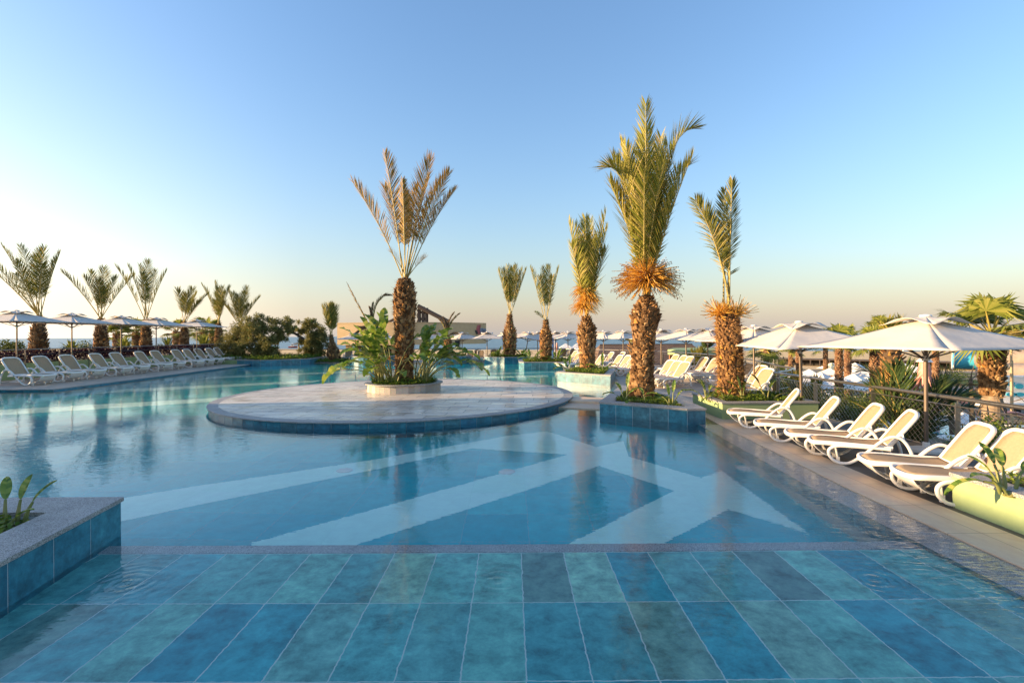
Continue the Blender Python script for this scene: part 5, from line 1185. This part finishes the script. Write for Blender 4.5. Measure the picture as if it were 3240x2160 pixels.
# shrubs of the lower garden
spb = [(2600, 1250, 20, 1.0), (2680, 1275, 18, .9), (2720, 1262, 20, 1.0), (2740, 1258, 26, 1.1), (2770, 1280, 19, .8), (2470, 1225, 24, 1.3), (2500, 1238, 21, 1.1), (2540, 1290, 15.5, .8), (2600, 1310, 15, .7), (2730, 1330, 13, .6), (2760, 1165, 62, 1.6), (2960, 1172, 64, 2.0), (3000, 1170, 64, 2.0), (3040, 1175, 62, 2.0), (2890, 1168, 66, 1.8), (3150, 1350, 14.5, .8), (3090, 1395, 12.5, .7), (3210, 1405, 11.6, .7), (2650, 1172, 60, 1.5), (2440, 1150, 46, 2.2)]
for i, (px, py, d, r) in enumerate(spb):
    p = At(px, py, d); z = terr(p.x, d)
    bush('garden_shrub', 'leafy shrub in the lower garden ' + ('close outside the right railing' if d < 28 else 'hedging the far parasols below the beach'), (p.x, d, max(z - .1, p.z - r)), r, r * 1.5, 800 if d < 30 else 420, 'shrub' if i % 2 else 'cover', .10 if d < 30 else .2, 'shrubs outside the railing' if d < 28 else 'far garden shrubs')
# dark shaded pergola along the beach edge
root = empty('beach_pergola', (0, 0, 0)); tag(root, 'long low dark pergola in front of the beach, far beyond the right railing', 'pergola')
mb = MB(); X0, X1 = (2450 - CXP) * 118 / FPX, (3260 - CXP) * 92 / FPX
def pl(u): return Vector((X0 + (X1 - X0) * u, 118 - 26 * u, 0))
a, b = pl(0), pl(1); d_ = (b - a).normalized(); n_ = Vector((-d_.y, d_.x, 0))
mb.prism([tuple((a)[:2]), tuple(b[:2]), tuple((b + n_ * 4)[:2]), tuple((a + n_ * 4)[:2])], -3.75, -3.55); mb.build('canopy', M['darkwood'], root)
for i in range(24):
    p = pl(i / 23); mb = MB(); mb.box((p.x, p.y, -4.4), (.2, .2, 1.3)); mb.build('post', M['darkwood'], root)
mb = MB(); mb.prism([tuple((a + n_ * 3.6)[:2]), tuple((b + n_ * 3.6)[:2]), tuple((b + n_ * 3.8)[:2]), tuple((a + n_ * 3.8)[:2])], -5.2, -3.76); mb.build('windbreak', M['dark'], root)
root = None
mb = MB(); p = At(2668, 1150, 80); mb.box((p.x, 80, -4.0), (2.6, 2.2, 2.4)); mb.prism([(p.x - 1.6, 78.6), (p.x + 1.6, 78.6), (p.x + 1.6, 81.4), (p.x - 1.6, 81.4)], -2.79, -2.6)
o = mb.build('garden_cabin', M['wood']); tag(o, 'small red brown wooden cabin behind the parasols of the lower garden', 'cabin')
# aqua slide mouth, taupe slide tubes on a dark frame
root = empty('water_slide', (0, 0, 0)); tag(root, 'aqua water slide mouth and long taupe slide tubes behind the stout fan palm', 'water slide')
c = At(3062, 1137, 46); ax = Vector((.80, -.6, -.05)).normalized()
mb = MB(); mb.tube([c - ax * 1.0, c - ax * .9, c + ax * .45, c + ax * .9, c + ax * 1.6, c + ax * 2.1], [.98, .86, .83, .8, .45, .2], 24, cap=False); mb.build('slide_mouth', M['aqua'], root, smooth=.8, solid=.06)
mb = MB(); mb.tube([c - ax * 1.04, c - ax * .96], [.96, 1.0], 24, cap=False); mb.build('slide_lip', M['white'], root, solid=.06)
for (py, r, dd) in ((1120, .75, 42), (1143, 1.05, 40), (1185, .85, 38), (1072, .5, 46)):
    a, b = At(3120 if py != 1072 else 3070, py - 6, dd + 5), At(3420, py + 4, dd - 3); mb = MB(); mb.tube([a, a.lerp(b, .35), a.lerp(b, .7), b], r, 20); mb.build('slide_tube', M['taupe_tube'], root, smooth=.8)
for px in (3155, 3215, 3260):
    a = At(px, 1080, 45); mb = MB(); mb.box((a.x, 45, (a.z + 1 - 5) / 2), (.4, .4, a.z + 6)); mb.build('frame_post', M['dark'], root)
for py in (1100, 1165, 1205):
    a, b = At(3135, py, 46), At(3400, py + 3, 44); mb = MB(); mb.tube([a, b], 1, sec=(.4, .5)); mb.build('frame_beam', M['dark'], root)
# children's pool basin, white play wall, pink arches, octopus shower
root = empty('play_wall', At(3215, 1225, 34)); tag(root, 'white curved play wall with blue round openings at the right edge', 'play wall')
o0 = Vector(root.location); mb = MB(); mb.box((1.0, 0, -.2), (5.0, .4, 2.0)); mb.box((0, -.4, -1.1), (5.6, 1.2, .35)); mb.build('wall', M['white'], root, bevel=.08)
for i, (px, py, rx, rz) in enumerate(((3200, 1213, .30, .17), (3228, 1222, .28, .18), (3203, 1248, .34, .14), (3230, 1248, .34, .14))):
    p = At(px, py, 33.7) - o0; mb = MB(); n = 16; vs = [(p.x + rx * math.cos(k * 2 * math.pi / n), y, p.z + rz * math.sin(k * 2 * math.pi / n)) for y in (-.26, -.20) for k in range(n)]
    mb.add(vs, [list(range(n))] + [(k, (k + 1) % n, n + (k + 1) % n, n + k) for k in range(n)]); mb.build('porthole', M['poolblue'], root)
p = At(3075, 1250, 36); mb = MB(); mb.prism([(p.x - 3, 33.5), (p.x + 5.5, 33), (p.x + 5.5, 38), (p.x - 3, 38)], terr(p.x, 36) + .1, terr(p.x, 36) + .22); structure('children_pool', mb, M['poolblue'])
root = empty('balustrade', (p.x, 33, terr(p.x, 33))); tag(root, 'white low balustrade around the children pool behind the palms', 'balustrade')
mb = MB(); mb.box((1.2, 0, .95), (9.5, .12, .10)); mb.box((1.2, 0, .15), (9.5, .12, .10)); mb.build('rail', M['white'], root)
mb = MB()
for i in range(40): mb.box((-3.4 + i * .236, 0, .55), (.08, .08, .698))
mb.build('balusters', M['white'], root)
for i, (px, d, w, h, lab) in enumerate(((3215, 26, 2.2, 1.9, 'large pink arched pipe over the play pool at the right edge'), (3040, 34, 1.8, 1.5, 'pink arched pipe behind the feathery young palm'), (2985, 36, 1.6, 1.4, 'second pink arched pipe left of the pale tree trunks'))):
    p = At(px, 1260, d); z = terr(p.x, d); mb = MB()
    for o_ in (0, .5): mb.tube([(p.x + w * math.cos(R(180 - 180 * k / 16)), d + o_ + .6 * k / 16, z + .6 + 2.4 * h / 1.9 * math.sin(R(180 * k / 16))) for k in range(17)], .07, 8)
    o = mb.build('play_arch', M['pink'], smooth=1); tag(o, lab, 'play arch', 'pink play arches')
p = At(2925, 1168, 44); z = terr(p.x, 44); root = empty('octopus_fountain', (p.x, 44, z)); tag(root, 'pink octopus shaped water play figure left of the nearest umbrella pole', 'play figure'); H = p.z + .75 - z
mb = MB(); mb.lathe([(.45, H - 1.5), (.50, H - 1.1), (.42, H - .5), (.36, H - .1), (.02, H)], 20); mb.build('head', M['pink'], root, smooth=.9)
mb = MB(); mb.lathe([(.62, H - .1), (.3, H + .22), (.05, H + .42)], 20); mb.build('hat', M['white'], root, smooth=.9)
for k in range(8):
    a = k * math.pi / 4; mb = MB(); mb.tube([(math.cos(a) * r, math.sin(a) * r, zz) for r, zz in ((.4, H - 1.4), (.62, H - 1.9), (.8, H - 2.5), (.78, H - 3.1), (.95, .05))], [.13, .12, .1, .08, .06], 8); mb.build('tentacle', M['pink'], root, smooth=1)
for i, (px, lab) in enumerate(((3030, 'slanting bare trunk left of the stout fan palm'), (3085, 'forked bare trunk between the children pool and the stout fan palm'))):
    a, b = At(px, 1310, 22), At(px - 14 if i else px - 30, 1200, 22); a.z = terr(a.x, 22); root = empty('bare_tree', a); tag(root, lab, 'tree', 'bare trunks near the children pool'); mb = MB(); v = b - a
    mb.tube([(0, 0, 0), v * .5, v], [.16, .12, .07], 8); mb.build('trunk', M['olive_bark'], root, smooth=1)
    mb = MB()
    for k in range(16):
        q = v * U(.7, 1); e = q + Vector((U(-.9, .9), U(-.5, .5), U(.1, .9))); mb.tube([q, q.lerp(e, .5) + rdir() * .08, e], [.035, .02, .008], 4)
    mb.build('branches', M['olive_bark'], root)
for i, (px, py) in enumerate(((3183, 1119), (3186, 1168))):
    p = At(px, py, 30); mb = MB(); mb.lathe([(.03, -.05), (.12, .0), (.16, .12), (.05, .24), (.02, .28)], 12, c=p); mb.tube([p + Vector((0, 0, .25)), p + Vector((.6, .3, .3))], .02, 6); mb.tube([p + Vector((.6, .3, .5)), p + Vector((.6, .3, -9))], .06, 8)
    o = mb.build('wall_lantern', M['beige'], smooth=.8); tag(o, ('upper' if i == 0 else 'lower') + ' small white lantern on a bracket right of the stout fan palm', 'lantern', 'lanterns by the water slide')
p = At(3040, 1398, 13.5); 
for i, (px, py, d, lab) in enumerate(((3035, 1385, 16, 'round white table seen through the wire net under the domed parasol'),)):
    p = At(px, py, d); z = terr(p.x, d); root = empty('garden_table', (p.x, d, z)); tag(root, lab, 'table'); mb = MB(); hh = p.z - z
    mb.lathe([(.02, hh - .04), (.55, hh - .03), (.55, hh), (.02, hh)], 24); mb.build('tabletop', M['white'], root)
    for a in range(4):
        mb = MB(); mb.tube([(math.cos(a * 1.57 + .7) * .3, math.sin(a * 1.57 + .7) * .3, hh - .03), (math.cos(a * 1.57 + .7) * .42, math.sin(a * 1.57 + .7) * .42, 0)], .025, 6); mb.build('leg', M['white'], root)
# ------------------------------------------------------------------ beach and sea details
p = At(927, 1099, 400); root = empty('motor_boat', (p.x, 400, -6.5)); tag(root, 'small white and red motor boat anchored on the sea left of the olive bush', 'boat')
mb = MB(); secs = []
for i in range(9):
    u = i / 8; x = -3.4 + 6.8 * u; w = 1.1 * math.sin(math.pi * min(1, .25 + .72 * u)) ** .7 if u < .97 else .1; zt_ = 1.0 + .35 * u * u
    secs.append([(x, -w, zt_), (x, -w * .8, .3), (x, 0, -.2), (x, w * .8, .3), (x, w, zt_), (x, 0, zt_ + .02), (x, -w, zt_)])
mb.grid(secs); mb.build('hull', M['red'], root)
mb = MB(); mb.box((-.3, 0, 1.75), (2.4, 1.5, 1.3), taper=.85); mb.box((-.3, 0, 2.48), (2.8, 1.8, .12)); mb.tube([(-.6, 0, 2.5), (-.6, 0, 4.0)], .06, 6); mb.build('cabin', M['white'], root)
mb = MB(); mb.box((-.3, -.70, 1.95), (1.5, .1, .5)); mb.build('window', M['dark'], root)
p = At(945, 1085, 60); root = empty('lamp_post', (p.x, 60, -5)); tag(root, 'dark garden lamp post against the sea between the olive trees', 'lamp post')
mb = MB(); mb.tube([(0, 0, 0), (0, 0, p.z + 5)], .09, 8); mb.box((-.25, 0, p.z + 4.95), (.6, .1, .1)); mb.build('post', M['pole'], root)
mb = MB(); mb.box((-.5, 0, p.z + 4.83), (.34, .3, .14), taper=1.3); mb.build('lamp_head', M['white'], root)
root = empty('beach_flag', (At(1754, 1100, 110).x, 110, -5.2)); tag(root, 'white pole with a hanging blue flag right of the slim palm', 'flag pole')
zt_ = At(1754, 1048, 110).z + 5.2; mb = MB(); mb.tube([(0, 0, 0), (0, 0, zt_)], .08, 8); mb.build('pole', M['white'], root)
mb = MB(); mb.grid([[(-.1 - .5 * u, .08 * math.sin(u * 6 + v), zt_ - .9 - 5.2 * v - .8 * u) for u in (0, .33, .66, 1)] for v in (0, .25, .5, .75, 1)]); mb.build('flag', M['flagblue'], root, solid=.02)
p = At(1761, 1098, 110); mb = MB(); mb.tube([p + Vector((0, 0, -.9)), p + Vector((.05, 0, 0)), p + Vector((.1, 0, 1.0))], [.12, .34, .1], 10); o = mb.build('kayak', M['pink'], smooth=1); tag(o, 'pink kayak standing upright beside the blue flag pole', 'kayak')
for i, (px, lab) in enumerate(((1790, 'small white beach parasol at the waterline left of an umbrella pole'), (1826, 'small white beach parasol at the waterline close to the orange fibre palm'))):
    p = At(px, 1093, 200); z = terr(p.x, 200); mb = MB(); c_ = canopy(2.6, p.z - z - .9, p.z - z + .9, .05, 4); mb.add([(v[0] + p.x, v[1] + 200, v[2] + z) for v in c_.v], c_.f); mb.tube([(p.x, 200, z), (p.x, 200, p.z)], .12, 6)
    o = mb.build('beach_parasol', M['white'], smooth=.4); tag(o, lab, 'parasol', 'beach parasols at the waterline')
for i, (px, h) in enumerate(((2857, 10), (2918, 8), (2926, 9), (3002, 10), (3030, 9))):
    p = At(px, 1112, 232); mb = MB(); z = terr(p.x, 232); mb.lathe([(.55, 0), (.45, .9), (.28, 1.5), (.2, 2.1), (.04, 2.4)], 10, c=(p.x, 232, max(z, -6.6) + .3)); o = mb.build('folded_parasol', M['white'], smooth=1); tag(o, 'tiny white folded parasol standing on the shoreline under the nearest umbrella', 'parasol', 'folded parasols on the shoreline')
p = At(3054, 1001, 60); root = empty('gull', p); tag(root, 'small grey gull flying above the nearest umbrella', 'bird'); mb = MB()
mb.tube([(-.28, 0, -.02), (-.1, 0, 0), (.12, 0, .03), (.26, 0, .02)], [.02, .07, .06, .02], 8); mb.build('body', M['steel'], root, smooth=1)
for sg in (-1, 1):
    mb = MB(); mb.grid([[(.1, sg * .05, .03), (.15, sg * .35, .2), (-.05, sg * .75, .12)], [(-.08, sg * .05, .02), (0, sg * .35, .17), (-.12, sg * .75, .11)]]); mb.build('wing', M['taupe_tube'], root, solid=.01)
# unseen block added left of the picture, sized to shade the near pool
root = empty('shade_block', (-30, 0, 0)); tag(root, 'added flat roofed shade block, unseen, left of the pool', 'building')
mb = MB(); mb.box((-1, -9.5, 2.825), (6, 45, 6.45)); mb.build('wall', M['beige'], root)
mb = MB(); mb.box((-.9, -9.5, 6.16), (6.8, 45.6, .22)); mb.build('roof_slab', M['strip'], root, bevel=.02)
for i in range(18):
    yy, zz = -28.5 + (i // 2) * 4.8, 1.4 + 3.1 * (i % 2)
    mb = MB(); mb.box((2.02, yy, zz), (.06, 2.6, 2.2)); f = mb.build('window', M['dark'], root)
    mb = MB(); mb.box((2.05, yy, zz), (.06, .08, 2.19)); mb.box((2.05, yy, zz + 1.14), (.08, 2.8, .08)); mb.build('frame', M['white'], f)

# ------------------------------------------------------------------ light, sky, camera
SUN_EL, SUN_AZ = R(10.5), R(-95.0)                 # azimuth from +Y, negative to the left
w = bpy.data.worlds.new('World'); sc.world = w; w.use_nodes = True; nt = w.node_tree; bg = nt.nodes['Background']
sky = nt.nodes.new('ShaderNodeTexSky'); sky.sky_type = 'NISHITA'; sky.sun_disc = False; sky.sun_elevation = SUN_EL; sky.sun_rotation = SUN_AZ
sky.altitude = 0; sky.air_density = 1.5; sky.dust_density = 0.45; sky.ozone_density = 4.6
# thin milky haze low over the sea, warmer towards the sun
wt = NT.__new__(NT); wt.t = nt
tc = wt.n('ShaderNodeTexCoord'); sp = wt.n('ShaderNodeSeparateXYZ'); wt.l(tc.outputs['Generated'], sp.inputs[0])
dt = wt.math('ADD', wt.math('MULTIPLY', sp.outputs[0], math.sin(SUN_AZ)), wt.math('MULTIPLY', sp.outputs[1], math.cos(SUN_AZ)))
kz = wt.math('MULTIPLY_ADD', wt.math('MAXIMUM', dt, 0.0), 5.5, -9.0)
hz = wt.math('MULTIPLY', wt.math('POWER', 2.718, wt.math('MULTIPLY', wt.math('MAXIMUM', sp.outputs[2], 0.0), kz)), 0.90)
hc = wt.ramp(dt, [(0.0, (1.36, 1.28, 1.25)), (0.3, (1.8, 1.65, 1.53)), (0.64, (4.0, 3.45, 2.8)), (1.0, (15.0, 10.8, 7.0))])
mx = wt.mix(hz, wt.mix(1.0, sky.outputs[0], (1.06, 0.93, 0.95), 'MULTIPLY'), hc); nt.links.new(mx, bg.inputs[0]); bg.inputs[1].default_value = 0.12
sl = bpy.data.lights.new('sun', 'SUN'); sl.energy = 3.7; sl.angle = R(0.5); sl.color = (1.0, 0.70, 0.38)
so = bpy.data.objects.new('sun', sl); col.objects.link(so)
d = Vector((math.sin(SUN_AZ) * math.cos(SUN_EL), math.cos(SUN_AZ) * math.cos(SUN_EL), math.sin(SUN_EL)))
so.rotation_euler = d.to_track_quat('Z', 'Y').to_euler(); so.location = d * 60
cam = bpy.data.cameras.new('camera'); co = bpy.data.objects.new('camera', cam); col.objects.link(co); sc.camera = co
cam.sensor_width = 36; cam.lens = FPX * 36 / 3240; cam.shift_y = -(1080 - HZ) / 3240; cam.clip_start = .05; cam.clip_end = 60000
co.matrix_world = Matrix.Translation((0, 0, CAMZ)) @ Matrix.Rotation(ROLL, 4, 'Y') @ Matrix.Rotation(math.pi / 2, 4, 'X')
sc.view_settings.view_transform = 'Standard'; sc.view_settings.look = 'None'; sc.view_settings.gamma = 1; sc.view_settings.exposure = 1.75
sc.cycles.max_bounces = 10; sc.cycles.transmission_bounces = 6; sc.cycles.glossy_bounces = 4; sc.cycles.diffuse_bounces = 3; sc.cycles.transparent_max_bounces = 8
